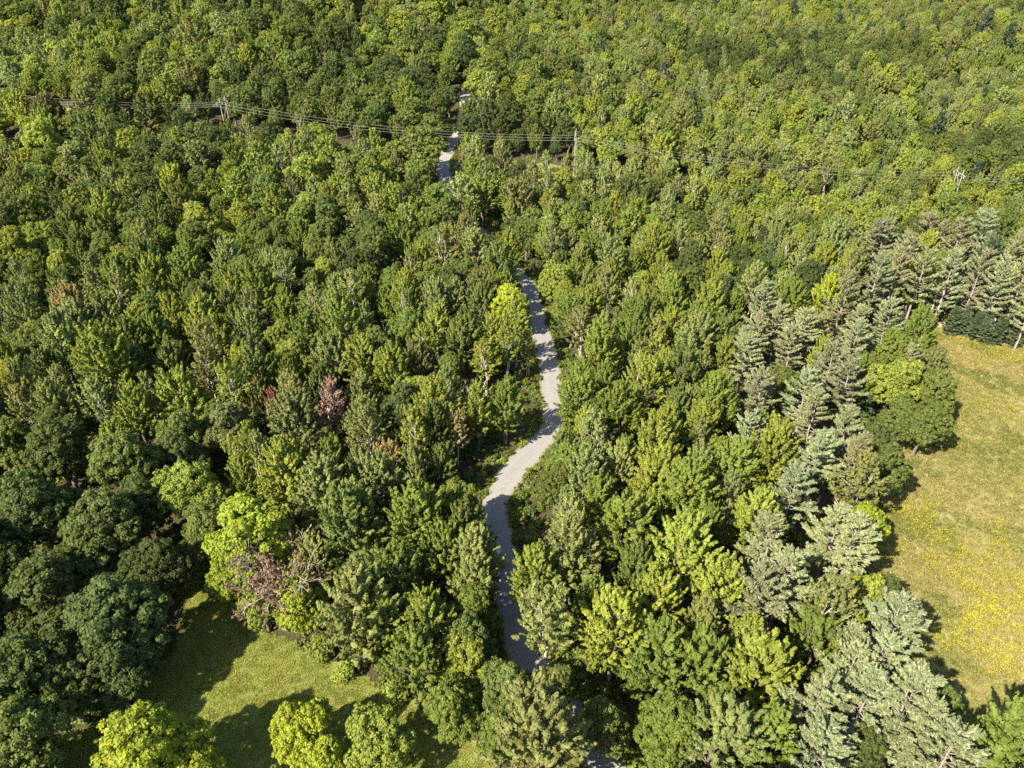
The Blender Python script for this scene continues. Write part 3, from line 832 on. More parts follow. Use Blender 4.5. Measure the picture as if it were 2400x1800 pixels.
lawn_lit = [(600, 1375), (560, 1420), (640, 1420), (700, 1440), (620, 1470), (540, 1480), (480, 1510), (430, 1550), (500, 1560), (560, 1590), (500, 1610), (780, 1475), (2010, 705), (2060, 712), (2120, 720), (2180, 726)]
guard += [(x_ * D, y_ * D, float(at(x_ * D, y_ * D).y)) for x_, y_ in lawn_lit]
lawn_lit += [(1130, 332), (1160, 328), (1190, 324), (1215, 320), (1870, 402), (1900, 395), (1930, 388), (150, 170), (180, 172)]
lit = np.vstack([lit, [(lambda p: (p.x, p.y))(at(x_ * D, y_ * D)) for x_, y_ in lawn_lit]])
guard += [(x_ * D, y_ * D, float(at(x_ * D, y_ * D).y)) for x_, y_ in ((1130, 332), (1160, 328), (1190, 324), (1215, 320), (1870, 402), (1900, 395), (1930, 388), (150, 170), (180, 172))]
guard = np.array(guard)
TE = math.tan(R(SUN_EL))
def hides(x, y, W, Ht):
    """True if a tree here would stand before, or throw its shade on, something that the photograph shows clear."""
    z0 = float(H(x, y))
    px, py, dp = proj(x, y, z0 + Ht * 0.6)
    hw = W * 0.5 * FOC / dp; hh = Ht * 0.42 * FOC / dp * 0.85
    m = (guard[:, 2] > y - 0.5) & (((guard[:, 0] - px) / hw) ** 2 + ((guard[:, 1] - py) / hh) ** 2 < 0.72)
    if m.any(): return True
    for hz in (0.45, 0.7, 0.95):
        k = Ht * hz / TE
        sx, sy = x + math.sin(saz) * k, y + math.cos(saz) * k
        if (np.hypot(lit[:, 0] - sx, lit[:, 1] - sy) < W * 0.5 * (0.8 if hz < 0.9 else 0.35)).any(): return True
    return False

def zone(px, py):
    """What grows where, by the part of the land (given as photo pixels of the crown)."""
    x, y = px / D, py / D
    if x > 1580 and y > 640 and (x > 1700 or y > 1100 or y < 900):
        return [('pine_tree', 0.6, 8.0, ['sage', 'sage', 'brownpine']), ('maple_tree', 0.25, 7, ['green', 'yg']), ('oak_tree', 0.15, 7.5, ['mid', 'yg'])]
    if x > 1840 and y > 500: return [('pine_tree', 0.7, 8.0, ['sage', 'brownpine', 'sage']), ('maple_tree', 0.3, 7, ['green', 'yg', 'pale'])]
    if x < 480 and y > 880: return [('oak_tree', 0.95, 11.5, ['dark', 'dark', 'mid']), ('maple_tree', 0.05, 8, ['yg'])]
    ln = 0.145 * x + 150 if x < 1200 else 330 + 0.03 * (x - 1200)
    if x > 500 and ln - 75 < y < ln + 5: return [('oak_tree', 0.75, 8.5, ['dark', 'mid', 'dark']), ('maple_tree', 0.25, 7.5, ['mid', 'green'])]
    if x > 1250 and y < 330: return [('oak_tree', 0.5, 7.6, ['pale', 'olive', 'pale', 'mid', 'yg']), ('maple_tree', 0.42, 6.8, ['pale', 'yg', 'olive', 'pale', 'green']), ('pine_tree', 0.03, 7, ['deep']), ('birch_tree', 0.05, 6, ['pale'])]
    if y < 300: return [('oak_tree', 0.65, 9.5, ['dark', 'mid', 'mid', 'green', 'yg']), ('maple_tree', 0.30, 7.5, ['mid', 'green', 'yg', 'olive']), ('birch_tree', 0.05, 6, ['pale'])]
    if x < 1000 and y < 600: return [('oak_tree', 0.62, 9.8, ['dark', 'mid', 'mid', 'mid', 'green', 'yg']), ('maple_tree', 0.30, 8.0, ['mid', 'green', 'pale', 'yg']), ('birch_tree', 0.08, 6, ['pale', 'olive'])]
    if x < 1120: return [('maple_tree', 0.50, 6.6, ['mid', 'green', 'pale', 'yg', 'yg', 'olive']), ('oak_tree', 0.22, 8.0, ['mid', 'dark', 'green', 'yg']), ('birch_tree', 0.25, 5.0, ['pale', 'olive', 'yg', 'pale']), ('dead_tree', 0.03, 4, ['olive'])]
    if y < 620: return [('maple_tree', 0.46, 6.6, ['mid', 'green', 'pale', 'yg', 'yg']), ('oak_tree', 0.29, 7.8, ['mid', 'dark', 'green', 'yg']), ('birch_tree', 0.19, 5.2, ['pale', 'olive', 'pale']), ('spruce_tree', 0.04, 4, ['deep']), ('dead_tree', 0.02, 4, ['olive'])]
    return [('maple_tree', 0.55, 6.5, ['green', 'yg', 'yg', 'pale', 'green', 'mid']), ('oak_tree', 0.17, 7.0, ['mid', 'green', 'yg']), ('birch_tree', 0.24, 4.9, ['pale', 'pale', 'yg', 'olive']), ('pine_tree', 0.02, 7, ['sage']), ('dead_tree', 0.02, 4, ['olive'])]

def pick(z):
    r = rnd.random() * sum(q[1] for q in z)
    for q in z:
        r -= q[1]
        if r <= 0: return q
    return z[-1]

# candidates from the camera outwards; each keeps its distance from those already there
NEAR_Y = 198.0
cell = 5.0
grid = {}
def put(x, y, r): grid.setdefault((int(x // cell), int(y // cell)), []).append((x, y, r))
def clear(x, y, r, k=0.80):
    cx, c2 = int(x // cell), int(y // cell)
    for i in range(cx - 3, cx + 4):
        for j in range(c2 - 3, c2 + 4):
            for (a, b, q) in grid.get((i, j), ()):
                if (a - x) ** 2 + (b - y) ** 2 < ((r + q) * k) ** 2: return False
    return True
for x, y, r in hx: put(x, y, r)

def patch(x, y): return 0.4 * (math.sin(x * 0.021 + y * 0.013 + 2) + math.sin(y * 0.032 - x * 0.017) + 0.8 * math.sin(x * 0.055 + 0.04 * y + 1))
fill, far = [], []
cand = np.stack([rng.uniform(-400, 400, 90000), 25 + 690 * rng.random(90000) ** 0.8], 1)
pxs, pys, dps = proj(cand[:, 0], cand[:, 1], H(cand[:, 0], cand[:, 1]) + 10)
bad = open_ground(cand)
inside = (pxs > -420) & (pxs < 2760) & (pys > -260) & (pys < 2050) & (dps > 30)
for (x, y), px, py, b, ins in zip(cand, pxs, pys, bad, inside):
    if b or not ins: continue
    kind, _, W, cks = pick(zone(px, py))
    if kind == 'dead_tree' and y > 235: continue
    W *= rnd.choice((rnd.uniform(0.6, 0.9), rnd.uniform(0.85, 1.15), rnd.uniform(0.95, 1.3)))
    if y > 250: W *= rnd.uniform(0.8, 1.3) * (1.12 if px < 1150 else 0.9)
    if not clear(x, y, W / 2, 0.78 if kind != 'oak_tree' else 0.74): continue
    if y < 300 and hides(x, y, W, {'oak_tree': 14.5, 'pine_tree': 18}.get(kind, 15)): continue
    put(x, y, W / 2)
    shown = -30 < px < 2430 and -20 < py < 1840
    ck = rnd.choice(cks)
    if y > 240 and kind in ('oak_tree', 'maple_tree'):
        if rnd.random() < 0.012: kind, W = 'dead_tree', rnd.uniform(1.6, 2.6)
        pn = float(patch(x, y)) + rnd.gauss(0, 0.16)
        if pn > 0.34: ck = rnd.choice(['yg', 'pale', 'green'])
        elif pn < -0.34: ck = rnd.choice(['dark', 'mid'])
    (fill if (y < NEAR_Y and shown) else far).append((kind, x, y, W, ck))
print('fill', len(fill), 'far', len(far))
for kind, x, y, W, ck in fill: plant(kind, x, y, W, ck)

# ------------------------------------------------------------------ masses: far woods, undergrowth, grasses, goldenrod (instanced by geometry nodes)
lib = []
def stuff(name, protos, pts, rot, scl, idx, tcol, label, cat):
    c = bpy.data.collections.new(name + '_kinds')
    for i, me in enumerate(protos):
        o = bpy.data.objects.new('%s_kind_%03d' % (name, i), me)
        c.objects.link(o)
    me = bpy.data.meshes.new(name)
    n = len(pts)
    me.vertices.add(n)
    me.vertices.foreach_set('co', np.asarray(pts, np.float32).ravel())
    def attr(nm, ty, dat, key):
        a = me.attributes.new(nm, ty, 'POINT'); a.data.foreach_set(key, dat)
    attr('rot', 'FLOAT_VECTOR', np.asarray(rot, np.float32).ravel(), 'vector')
    attr('scl', 'FLOAT_VECTOR', np.asarray(scl, np.float32).ravel(), 'vector')
    attr('idx', 'INT', np.asarray(idx, np.int32), 'value')
    attr('tcol', 'FLOAT_COLOR', np.asarray(tcol, np.float32).ravel(), 'color')
    ng = bpy.data.node_groups.new(name + '_scatter', 'GeometryNodeTree')
    ng.interface.new_socket('Geometry', in_out='INPUT', socket_type='NodeSocketGeometry')
    ng.interface.new_socket('Geometry', in_out='OUTPUT', socket_type='NodeSocketGeometry')
    N, Lk = ng.nodes, ng.links
    gi, go = N.new('NodeGroupInput'), N.new('NodeGroupOutput')
    ip = N.new('GeometryNodeInstanceOnPoints')
    ci = N.new('GeometryNodeCollectionInfo')
    ci.inputs[0].default_value = c
    ci.inputs[1].default_value = True; ci.inputs[2].default_value = True
    def na(nm, ty):
        a = N.new('GeometryNodeInputNamedAttribute'); a.data_type = ty; a.inputs[0].default_value = nm
        return a.outputs[0]
    er = N.new('FunctionNodeEulerToRotation')
    Lk.new(na('rot', 'FLOAT_VECTOR'), er.inputs[0])
    Lk.new(gi.outputs[0], ip.inputs['Points'])
    Lk.new(ci.outputs[0], ip.inputs['Instance'])
    ip.inputs['Pick Instance'].default_value = True
    Lk.new(na('idx', 'INT'), ip.inputs['Instance Index'])
    Lk.new(er.outputs[0], ip.inputs['Rotation'])
    Lk.new(na('scl', 'FLOAT_VECTOR'), ip.inputs['Scale'])
    Lk.new(ip.outputs[0], go.inputs[0])
    o = link(name, me)
    md = o.modifiers.new('scatter', 'NODES'); md.node_group = ng
    tag(o, label, cat, kind='stuff')
    return o

fp, fi = [], {}
def far_proto(kind, builder, tm, cm, n):
    for i in range(n):
        T, C = builder(i)
        T.v = T.v; G_ = Geo()
        for v, f, a in zip(C.v, C.f, C.a): pass
        G_.v, G_.f, G_.a, G_.m, G_.n = C.v + T.v, C.f + [x + C.n for x in T.f], C.a + T.a, C.m + [x * 0 + 1 for x in T.m], C.n + T.n
        fi.setdefault(kind, []).append(len(fp)); fp.append(G_.mesh('far_' + kind, [cm, tm]))
far_dim = {'dead_tree': (5.0, 12.0), 'oak_tree': (10.5, 14.5), 'maple_tree': (7.5, 15.0), 'birch_tree': (6.0, 15.0), 'pine_tree': (8.2, 18.0), 'spruce_tree': (4.2, 11.0)}
far_proto('oak_tree', lambda i: oak(700 + i, 10.5, 14.5, 3.5, 0.46, 22, 0.85, 0.9), M_bark, M_leaf_far, 6)
far_proto('maple_tree', lambda i: maple(720 + i, 7.5, 15, 4, 0.42, 24, 120), M_bark, M_leaf_far, 5)
far_proto('birch_tree', lambda i: maple(740 + i, 6.0, 15, 5, 0.36, 22, 90, 2, (0.9, 1.9), 0.48, trr=0.014), M_pale, M_leaf_far, 3)
far_proto('pine_tree', lambda i: pine(760 + i, 8.2, 18, 5, 0.36, 10, 1.1), M_pine, M_needle_far, 3)
far_proto('spruce_tree', lambda i: pine(780 + i, 4.2, 11, 0.6, 0.32, 8, 0.7, droop=0.3, stubs=False, pw=1.0, pl=1.0), M_bark, M_needle_far, 1)

for i in range(3):
    T = bare(790 + i, 4, 13, stems=1 + i % 2, levels=2, kids=5, spread=0.5, thick=0.014)[0]; fi.setdefault('dead_tree', []).append(len(fp)); fp.append(T.mesh('far_dead_tree', [M_pale]))
P_, R_, S_, I_, C_ = [], [], [], [], []
for kind, x, y, W, ck in far:
    d = far_dim[kind]; s = W / d[0]; sz = s ** 0.6 * rnd.uniform(0.85, 1.12)
    P_.append((x, y, float(H(x, y)) - 0.1)); R_.append((rnd.uniform(-.04, .04), rnd.uniform(-.04, .04), rnd.uniform(0, 6.28))); S_.append((s, s, sz))
    I_.append(rnd.choice(fi[kind])); C_.append(jitter_color(PAL[ck][1], rnd, 0.2))
stuff('forest', fp, P_, R_, S_, I_, C_, 'far mixed woodland covering the slopes to the top of the picture', 'forest')

# undergrowth on the forest floor, thick along the road and under the wires
bm = []
for i in range(5):
    T, C = bush(800 + i, 2.4, 1.5, 0.28, 16, 9, mC=0); bm.append(C.mesh('undergrowth_bush', [M_leaf_far]))
n = 26000
c1 = np.stack([rng.uniform(-190, 190, n), rng.uniform(30, 262, n)], 1)
k = rng.integers(0, len(road_line), 2600)
c2 = road_line[k] + rng.normal(size=(2600, 2)) * 3.4
kk = rng.random(5200)
li = (kk * 4).astype(int) + 1
c3 = lane_pts[li] + (lane_pts[li + 1] - lane_pts[li]) * ((kk * 4) % 1)[:, None] + rng.normal(size=(5200, 2)) * 5
cc = np.concatenate([c1, c2, c3]); src_ = np.repeat([0, 1, 2], [n, 2600, 5200])
px, py, dp = proj(cc[:, 0], cc[:, 1], H(cc[:, 0], cc[:, 1]))
ok = (px > -150) & (px < 2550) & (py < 1950) & (py > -50) & ~in_poly(cc, meadow_poly) & ~in_poly(cc, lawn_poly) & (dist_to_line(cc, road_line) > 2.35)
ok &= ~((src_ == 0) & (cc[:, 1] > 235))
cc, src_ = cc[ok], src_[ok]
pals = [['dark', 'mid', 'mid', 'green'], ['yg', 'green', 'olive', 'mid', 'lime'], ['yg', 'olive', 'lime', 'tan', 'olive']]
s = rng.uniform(0.45, 1.15, len(cc)) * np.where(src_ == 1, 0.75, 1) * np.where(src_ == 2, 0.55, 1)
stuff('undergrowth', bm, np.stack([cc[:, 0], cc[:, 1], H(cc[:, 0], cc[:, 1]) - 0.1], 1), np.stack([0 * s, 0 * s, rng.uniform(0, 6.28, len(cc))], 1),
      np.stack([s, s, s * rng.uniform(0.7, 1.3, len(cc))], 1), rng.integers(0, 5, len(cc)), [jitter_color(PAL[rnd.choice(pals[q])][1], rnd, 0.25) for q in src_],
      'low bushes and saplings on the forest floor and road verges', 'undergrowth')

def tuft(seed, n, h, spread, w, heads=0):
    g = np.random.default_rng(seed); G_ = Geo()
    b = np.stack([g.normal(0, spread, n), g.normal(0, spread, n), np.zeros(n)], 1)
    d = unit(np.stack([g.normal(0, 0.45, n), g.normal(0, 0.45, n), np.ones(n)], 1))
    L = h * g.uniform(0.6, 1.2, n)
    nn = rand_unit(n, g)
    G_.quads(b + d * L[:, None] * 0.5, np.cross(d, nn), w, g, np.stack([g.random(n), g.random(n) * 0.4], 1), 1.0, 0, d)
    v = G_.v[0].reshape(-1, 4, 3)
    c = v.mean(1); v[:, 0] = c + d * L[:, None] * 0.5; v[:, 2] = c - d * L[:, None] * 0.5
    G_.v[0] = v.reshape(-1, 3)
    if heads:
        hc = np.stack([g.normal(0, spread * 1.1, heads), g.normal(0, spread * 1.1, heads), h * g.uniform(0.85, 1.25, heads)], 1)
        G_.quads(hc, np.stack([g.normal(0, .5, heads), g.normal(0, .5, heads), np.ones(heads)], 1), 0.075 * g.uniform(0.7, 1.4, heads), g, np.stack([g.random(heads), g.random(heads) * 0.2], 1), 1.3, 1)
    return G_

def in_view(c, m=120):
    px, py, dp = proj(c[:, 0], c[:, 1], H(c[:, 0], c[:, 1]))
    return (px > -m) & (px < 2400 + m) & (py < 1800 + m) & (py > -m)

def vnoise(c, sc, seed):
    g = np.random.default_rng(seed); r = 0
    for i in range(6):
        a = g.random() * 6.28; f = sc * g.uniform(0.6, 1.8)
        r = r + np.sin((c[:, 0] * math.cos(a) + c[:, 1] * math.sin(a)) * f + g.random() * 6.28)
    return r / 6

M_gold = plain('goldenrod_flower', (0.42, 0.36, 0.018), 0.8, 0, 0.3, 3)
tf = [tuft(900 + i, 16, 0.45, 0.28, 0.09).mesh('grass_tuft', [M_leaf_far]) for i in range(4)]
mx0, my0 = meadow_poly.min(0); mx1, my1 = meadow_poly.max(0)
c = np.stack([rng.uniform(mx0, min(mx1, 190), 70000), rng.uniform(my0, my1, 70000)], 1)
c = c[in_poly(c, meadow_poly) & in_view(c)][:26000]
v1, v2 = vnoise(c, 0.09, 1), vnoise(c, 0.35, 2)
base = np.array([0.195, 0.178, 0.064]) + np.clip(v1, -1, 1)[:, None] * np.array([0.07, 0.04, 0.03])
grn = (v2 > 0.18)[:, None]
base = np.where(grn, np.array([0.120, 0.132, 0.034]), base)
tc = np.concatenate([base * rng.uniform(0.75, 1.25, (len(c), 1)), np.ones((len(c), 1))], 1)
s = rng.uniform(0.6, 1.35, len(c))
stuff('meadow_grass', tf, np.stack([c[:, 0], c[:, 1], H(c[:, 0], c[:, 1]) + 0.04], 1), np.stack([0 * s, 0 * s, rng.uniform(0, 6.28, len(c))], 1), np.stack([s, s, s * 0.8], 1),
      rng.integers(0, 4, len(c)), tc, 'dry tan and olive grass tufts of the open meadow', 'grass')

gd = [tuft(930 + i, 22, 0.8, 0.32, 0.10, 11).mesh('goldenrod_clump', [M_leaf_far, M_gold]) for i in range(4)]
cl = []
gp = [(1920, 1190, 30), (1985, 1130, 60), (2030, 1165, 50), (2080, 1200, 45), (2010, 1210, 45), (2060, 1235, 50), (2120, 1225, 40), (2090, 1265, 55), (2130, 1300, 70), (2110, 1330, 60),
      (2160, 1190, 35), (2160, 1320, 40), (2090, 1345, 55), (2110, 1395, 45), (2145, 1430, 50), (2170, 1415, 40), (2050, 1385, 35), (2080, 1365, 40), (1950, 1105, 40), (2190, 1300, 40),
      (2160, 1250, 45), (2010, 1100, 40), (2195, 1370, 40), (2150, 1355, 50), (2185, 1445, 45), (2100, 740, 60), (2150, 760, 60), (2060, 728, 50), (2195, 775, 60), (2120, 775, 40), (2195, 730, 50),
      (1905, 1120, 30), (2075, 905, 25), (2200, 1260, 45), (2050, 950, 25), (2130, 880, 30), (2180, 900, 30), (2150, 1150, 35)]
for x, y, sp in gp:
    for _ in range(int(sp * 0.65)):
        if y < 800: q = at((x + rnd.gauss(0, 28)) * D, (y + rnd.gauss(0, 8)) * D)
        else: q = at((x + rnd.gauss(0, 17)) * D, (y + rnd.gauss(0, 14)) * D)
        cl.append((q.x, q.y))
cl = np.array(cl); cl = cl[in_poly(cl, meadow_poly)]
s = rng.uniform(0.5, 1.1, len(cl))
stuff('goldenrod', gd, np.stack([cl[:, 0], cl[:, 1], H(cl[:, 0], cl[:, 1]) + 0.04], 1), np.stack([0 * s, 0 * s, rng.uniform(0, 6.28, len(cl))], 1), np.stack([s, s, s * 0.8], 1),
      rng.integers(0, 4, len(cl)), np.tile((0.20, 0.195, 0.036, 1), (len(cl), 1)), 'yellow goldenrod flowering in loose drifts across the meadow', 'wildflowers')

lg = [tuft(960 + i, 14, 0.22, 0.25, 0.06).mesh('lawn_tuft', [M_leaf_far]) for i in range(3)]
x0, y0 = lawn_poly.min(0); x1, y1 = lawn_poly.max(0)
c = np.stack([rng.uniform(x0, x1, 60000), rng.uniform(y0, y1, 60000)], 1)
c = c[in_poly(c, lawn_poly) & in_view(c)][:14000]
v1 = vnoise(c, 0.12, 5); v2 = vnoise(c, 0.5, 6)
base = np.array([0.200, 0.222, 0.050]) + np.clip(v1, -1, 1)[:, None] * np.array([0.05, 0.02, 0.012]) - np.clip(v2, -1, 1)[:, None] * np.array([0.03, 0.015, 0.004])
tc = np.concatenate([base * rng.uniform(0.7, 1.3, (len(c), 1)), np.ones((len(c), 1))], 1)
s = rng.uniform(0.6, 1.3, len(c))
stuff('lawn_grass', lg, np.stack([c[:, 0], c[:, 1], H(c[:, 0], c[:, 1]) + 0.04], 1), np.stack([0 * s, 0 * s, rng.uniform(0, 6.28, len(c))], 1), np.stack([s, s, s], 1),
      rng.integers(0, 3, len(c)), tc, 'short green and straw coloured grass of the mown lawn', 'grass')

# ------------------------------------------------------------------ power line: three H-frame pole pairs and their wires
M_pole = bark_material('pole_wood', (0.15, 0.13, 0.11), (0.27, 0.24, 0.21), 2.0)
M_ins = plain('insulator', (0.30, 0.31, 0.33), 0.4)
M_wire = plain('wire_aluminium', (0.20, 0.19, 0.175), 0.5, 0.0, 0.05)
pole_xy = [(-234, 304), (-106, 281), (22, 258), (155, 252), (285, 247)]
POLE_H, ARM_Z = 16.0, 14.4
labs = {1: 'left power pole pair in the clearing strip of the upper left woods', 2: 'power pole pair seen end-on above the pale clearing in the middle of the power line',
        3: 'right power pole pair with crossed brace against the dark tree wall'}
arm_ends = []
for i, (x, y) in enumerate(pole_xy):
    a = pole_xy[max(0, i - 1)]; b = pole_xy[min(len(pole_xy) - 1, i + 1)]
    along = Vector((b[0] - a[0], b[1] - a[1])).normalized()
    nr = Vector((-along.y, along.x))
    z = float(H(x, y))
    arm_ends.append([(x + nr.x * o, y + nr.y * o, z + ARM_Z - 1.0) for o in (-3.6, 0, 3.6)])
    if i in (0, 4): continue
    root = link('power_pole', None); root.location = (x, y, z); root.rotation_euler = (0, 0, math.atan2(nr.y, nr.x))
    tag(root, labs[i], 'power pole', 'wooden pole pairs of the power line')
    for s in (-1.9, 1.9):
        G = Geo(); G.tube([(s, 0, -1.0), (s, 0, 8), (s, 0, POLE_H)], [0.24, 0.21, 0.17], 8); link('pole', G.mesh('pole', [M_pole], True), root)
    G = Geo(); G.box((0, 0.28, ARM_Z), (9.0, 0.16, 0.32)); link('crossarm', G.mesh('crossarm', [M_pole]), root)
    for s in (-1, 1):
        G = Geo(); G.tube([(-1.7 * s, -0.22 - 0.1 * (s > 0), ARM_Z - 5.5), (1.7 * s, -0.22 - 0.1 * (s > 0), ARM_Z - 1.2)], [0.09, 0.09], 4); link('brace', G.mesh('brace', [M_pole]), root)
    for o in (-3.6, 0, 3.6):
        G = Geo(); G.tube([(o, 0.28, ARM_Z - 0.18), (o, 0.28, ARM_Z - 0.4), (o, 0.28, ARM_Z - 0.7), (o, 0.28, ARM_Z - 1.0)], [0.06, 0.14, 0.14, 0.06], 8); link('insulator', G.mesh('insulator', [M_ins], True), root)
for k, lab in enumerate(('nearest of the three sagging power wires to the camera', 'middle one of the three sagging power wires', 'farthest of the three sagging power wires from the camera')):
    pts = []
    for i in range(len(pole_xy) - 1):
        p, q = np.array(arm_ends[i][k]), np.array(arm_ends[i + 1][k])
        for t in np.linspace(0, 1, 14)[: 14 if i == len(pole_xy) - 2 else 13]:
            pts.append(p + (q - p) * t - np.array([0, 0, 3.2 * 4 * t * (1 - t)]))
    G = Geo(); G.tube(pts, np.full(len(pts), 0.026), 5)
    tag(link('power_wire', G.mesh('power_wire', [M_wire], True)), lab, 'wire', 'wires of the power line')

# ------------------------------------------------------------------ small things by the road and at the meadow edge
M_white = plain('weathered_white_paint', (0.62, 0.62, 0.64), 0.6, 0, 0.12, 6)
M_rock = plain('pale_stone', (0.58, 0.55, 0.52), 0.9, 0, 0.25, 3)
M_tub = plain('galvanised_metal', (0.34, 0.36, 0.40), 0.5, 0.2, 0.2, 5)
M_log = bark_material('cut_wood', (0.28, 0.20, 0.13), (0.52, 0.42, 0.32))

q = at(1150, 1358)
root = link('roadside_bench', None); root.location = (q.x, q.y, 0); root.rotation_euler = (0, 0, R(16))
tag(root, 'long white plank bench in the shade beside the road', 'bench')
for k in range(3):
    G = Geo(); G.box(((k - 1) * 0.235, 0, 0.46), (0.225, 1.9, 0.05)); link('plank', G.mesh('plank', [M_white]), root)
for s in (-0.75, 0.75):
    for sx in (-0.26, 0.26):
        G = Geo(); G.box((sx, s, 0.215), (0.08, 0.09, 0.43)); link('leg', G.mesh('leg', [M_white]), root)
q = at(1166, 1297)
root = link('round_tub', None); root.location = (q.x, q.y, 0)
tag(root, 'round grey tub with a paler rim under the roadside trees', 'tub')
G = Geo(); an = np.linspace(0, 2 * math.pi, 21)
G.tube([(0, 0, 0.02), (0, 0, 0.25), (0, 0, 0.5)], [0.52, 0.55, 0.58], 20); G.tube([(0, 0, 0.42), (0, 0, 0.421)], [0.57, 0.001], 20); link('body', G.mesh('tub_body', [M_tub], True), root)
G = Geo(); G.tube([(0.59 * math.cos(a), 0.59 * math.sin(a), 0.5) for a in an], np.full(21, 0.04), 6); link('rim', G.mesh('tub_rim', [M_white], True), root)
a_, b_ = at(1157, 1372), at(1178, 1412)
G = Geo(); G.tube([(a_.x, a_.y, 0.12), ((a_.x + b_.x) / 2, (a_.y + b_.y) / 2, 0.10), (b_.x, b_.y, 0.12)], [0.05, 0.05, 0.05], 6)
tag(link('fallen_pole', G.mesh('fallen_pole', [M_grey], True)), 'thin grey pole lying between the bench and pale boulders', 'pole')
def boulder(name, px, py, size, seed, label, group, mat=M_rock):
    g = np.random.default_rng(seed)
    import bmesh
    bm_ = bmesh.new(); bmesh.ops.create_icosphere(bm_, subdivisions=2, radius=1)
    w = [(rand_unit(1, g)[0], g.uniform(0.1, 0.25)) for _ in range(6)]
    for v in bm_.verts:
        co = np.array(v.co)
        for d, amt in w: co = co - d * max(0, (co @ d) - 0.6) * 0.9 * (1 + amt)
        v.co = Vector(co * np.array([size, size * 0.8, size * 0.62]) * (1 + 0.05 * g.normal()))
    me = bpy.data.meshes.new(name); bm_.to_mesh(me); bm_.free(); me.materials.append(mat)
    q = at(px, py)
    o = link(name, me); o.location = (q.x, q.y, float(H(q.x, q.y)) + size * 0.35); o.rotation_euler = (0, 0, g.random() * 6.28)
    return tag(o, label, 'boulder', group)
for i, (x, y, s, lab) in enumerate([(1181, 1396, 0.62, 'tallest pale boulder of the group beside the shaded road'), (1176, 1411, 0.42, 'small pale boulder in front of the tallest one'),
                                    (1182, 1419, 0.36, 'flat white boulder lying lowest in the roadside group'), (1196, 1415, 0.46, 'pale boulder at the right end of the roadside group')]):
    boulder('boulder', x, y, s, 40 + i, lab, 'pale boulders beside the road')

g = np.random.default_rng(3)
q = at(2212, 766)
root = link('brush_pile', None); root.location = (q.x, q.y, float(H(q.x, q.y)))
tag(root, 'pile of tan logs and brush at the far meadow edge', 'log pile')
for k in range(16):
    a = g.uniform(-0.5, 0.5) + (1.57 if k % 5 == 0 else 0); L = g.uniform(1.4, 3.2); z = 0.15 + 0.16 * (k // 4)
    c = np.array([g.normal(0, 0.9), g.normal(0, 0.5), z]); d = np.array([math.cos(a), math.sin(a), g.normal(0, 0.1)])
    G = Geo(); G.tube([c - d * L / 2, c, c + d * L / 2], [0.13, 0.12, 0.09], 6); link('log', G.mesh('log', [M_log]), root)

# thin pale snags standing along the far meadow edge under the pines
sn = [(2182, 772, 13, 0.2), (2168, 768, 12, 0.15), (2232, 757, 9, 0.1), (2320, 765, 16, 0.2), (2326, 770, 15, 0.2), (2285, 752, 10, 0.12), (2352, 762, 13, 0.15), (2240, 745, 10, 0.12), (2375, 750, 12, 0.15)]
words = ['leftmost bleached trunk of the close pair', 'right bleached trunk of the close pair', 'short stub beside the log pile', 'tall pale trunk with dry twigs below the right pines', 'tallest pale trunk in front of the right pines',
         'thin leaning grey trunk between the two pine clumps', 'pale trunk second from the right frame edge', 'slim grey trunk behind the young spruces', 'pale trunk nearest to the right frame edge']
for i, ((x, y, h, r), w) in enumerate(zip(sn, words)):
    q = at(x, y); gg = np.random.default_rng(60 + i)
    root = link('snag', None); root.location = (q.x, q.y, float(H(q.x, q.y)))
    tag(root, w + ' at the far meadow edge', 'dead tree', 'bleached trunks along the far meadow edge')
    G = Geo(); G.tube(bend((0, 0, -0.3), (gg.normal(0.5, 0.5), gg.normal(0, 0.4), h), gg, 6, 0.008), r * np.array([1.1, 1, 0.9, 0.75, 0.6, 0.3]), 7); link('trunk', G.mesh('snag_trunk', [M_pale]), root)
    G = Geo()
    for k in range(14):
        z = gg.uniform(0.35, 0.98) * h; a = gg.random() * 6.28; l = gg.uniform(0.6, 2.0)
        G.tube(bend((0.03 * z, 0, z), (0.03 * z + l * math.cos(a), l * math.sin(a), z + gg.uniform(-0.3, 0.4)), gg, 3, 0.06), [0.05, 0.035, 0.012], 4)
    o = link('branches', G.mesh('snag_branches', [M_pale]), root); o['kind'] = 'stuff'

# ------------------------------------------------------------------ labels: what sets each tree apart, told by the landmarks round it
KW = {'dead_tree': 'bare dead tree', 'oak_tree': 'round-crowned oak', 'maple_tree': 'plumed maple', 'birch_tree': 'slender birch', 'pine_tree': 'white pine', 'spruce_tree': 'young spruce', 'shrub': 'shrub'}
CAT = {'oak_tree': 'tree', 'maple_tree': 'tree', 'birch_tree': 'tree', 'pine_tree': 'pine', 'spruce_tree': 'spruce', 'shrub': 'shrub', 'dead_tree': 'dead tree', 'dying_tree': 'tree'}
GRP = {'dead_tree': 'dead and bare trees', 'oak_tree': 'oaks of the woods', 'maple_tree': 'maples of the woods', 'birch_tree': 'slender pale-stemmed trees', 'pine_tree': 'pines round the meadow', 'spruce_tree': 'young spruces', 'shrub': 'shrubs at the lawn'}
lms = [(t['landmark'], t['px'], t['py'], t) for t in trees if t.get('landmark')]
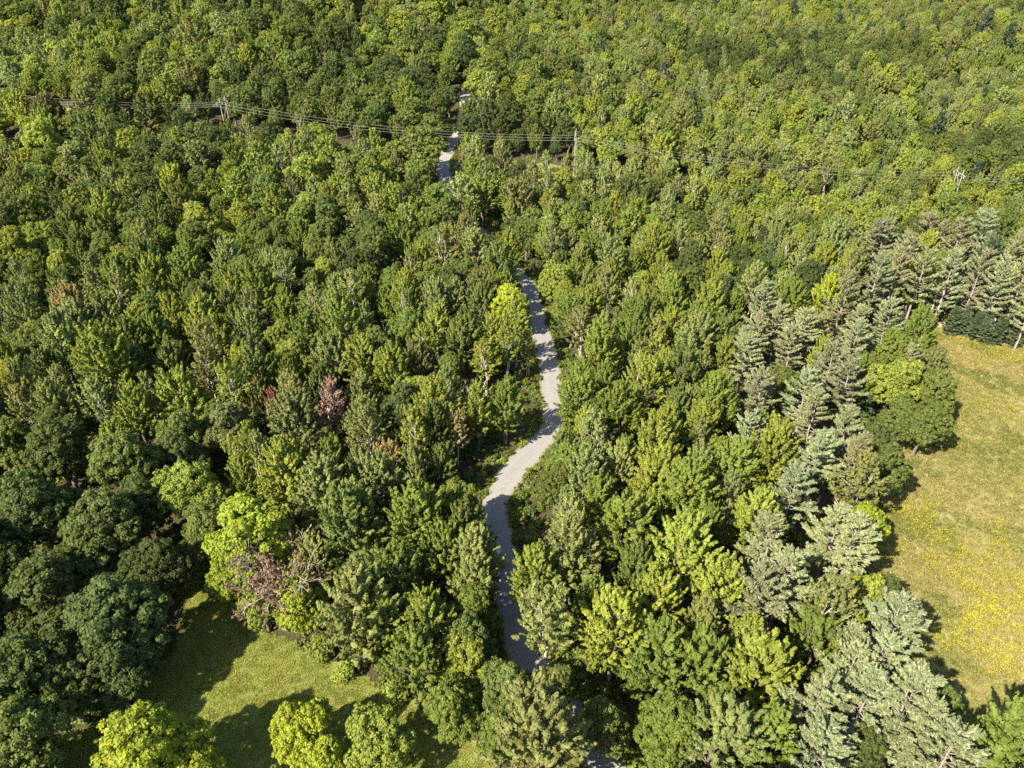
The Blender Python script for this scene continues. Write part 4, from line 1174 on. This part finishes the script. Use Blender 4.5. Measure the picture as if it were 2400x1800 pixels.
lms += [(n_, x * D, y * D, None) for n_, x, y in [
    ('the sunlit road bend', 1200, 890), ('the lower road fork in shade', 1150, 1430), ('the white roadside bench', 1060, 1252), ('the sunny lawn', 560, 1470),
    ('the dark corner of the lawn', 470, 1290), ('the meadow\'s flowering drifts', 2080, 1290), ('the meadow\'s far log pile', 2040, 705), ('the road end behind the yellow tree', 1115, 600),
    ('the right power pole', 2078, 350), ('the middle power pole', 1246, 308), ('the shaded road stretch', 1175, 765), ('the tree point in the meadow', 2040, 880),
    ('the narrow lower road curve', 1065, 1110), ('the far patch of road', 960, 370), ('the lower right corner', 2150, 1600), ('the lower frame edge', 1250, 1640),
    ('the left frame edge', 10, 640), ('the right frame edge', 2200, 560)]]
ORD = ['nearest', 'second', 'third', 'fourth', 'fifth', 'sixth', 'seventh', 'eighth', 'ninth', 'tenth', 'eleventh', 'twelfth']
DIRW = {'L': 'left of', 'R': 'right of', 'U': 'beyond', 'D': 'before'}
def quad(dx, dy):
    return ('L' if dx < 0 else 'R') if abs(dx) > abs(dy) * 1.2 else ('U' if dy < 0 else 'D')
plainT = [t for t in trees if not t['label']]
options = [[] for _ in plainT]
for name, lx, ly, own in lms:
    buckets = {}
    for i, t in enumerate(plainT):
        dx, dy = t['px'] - lx, t['py'] - ly
        dd = math.hypot(dx, dy)
        if dd < 25: continue
        buckets.setdefault((t['kind'], t['ck'], quad(dx, dy)), []).append((dd, i))
    for (k_, c_, d_), lst in buckets.items():
        lst.sort()
        for r_, (dd, i) in enumerate(lst[:12]):
            what = ('grey' if plainT[i]['kind'] == 'dead_tree' else PAL[plainT[i]['ck']][0]) + ' ' + KW[plainT[i]['kind']]
            if r_ == 0: lab = 'the %s nearest %s %s' % (what, {'L': 'to the left of', 'R': 'to the right of', 'U': 'behind', 'D': 'in front of'}[d_], name)
            else: lab = '%s %s %s from %s' % (ORD[r_], what, {'L': 'leftwards', 'R': 'rightwards', 'U': 'backwards', 'D': 'forwards'}[d_], name)
            if len(lab.replace('-', ' ').split()) <= 16: options[i].append((r_ * 90 + dd, lab))
miss = 0
for t, op in zip(plainT, options):
    what = PAL[t['ck']][0] + ' ' + KW[t['kind']]
    if op:
        lab = min(op)[1]
    else:
        miss += 1; lab = what + ' in the woods'
    t['label'] = lab; t['group'] = GRP[t['kind']]
print('label misses', miss, 'trees', len(trees), {k: sum(t['kind'] == k for t in trees) for k in CAT})
for t in trees: tag(t['obj'], t['label'], CAT[t['kind']], t.get('group'))
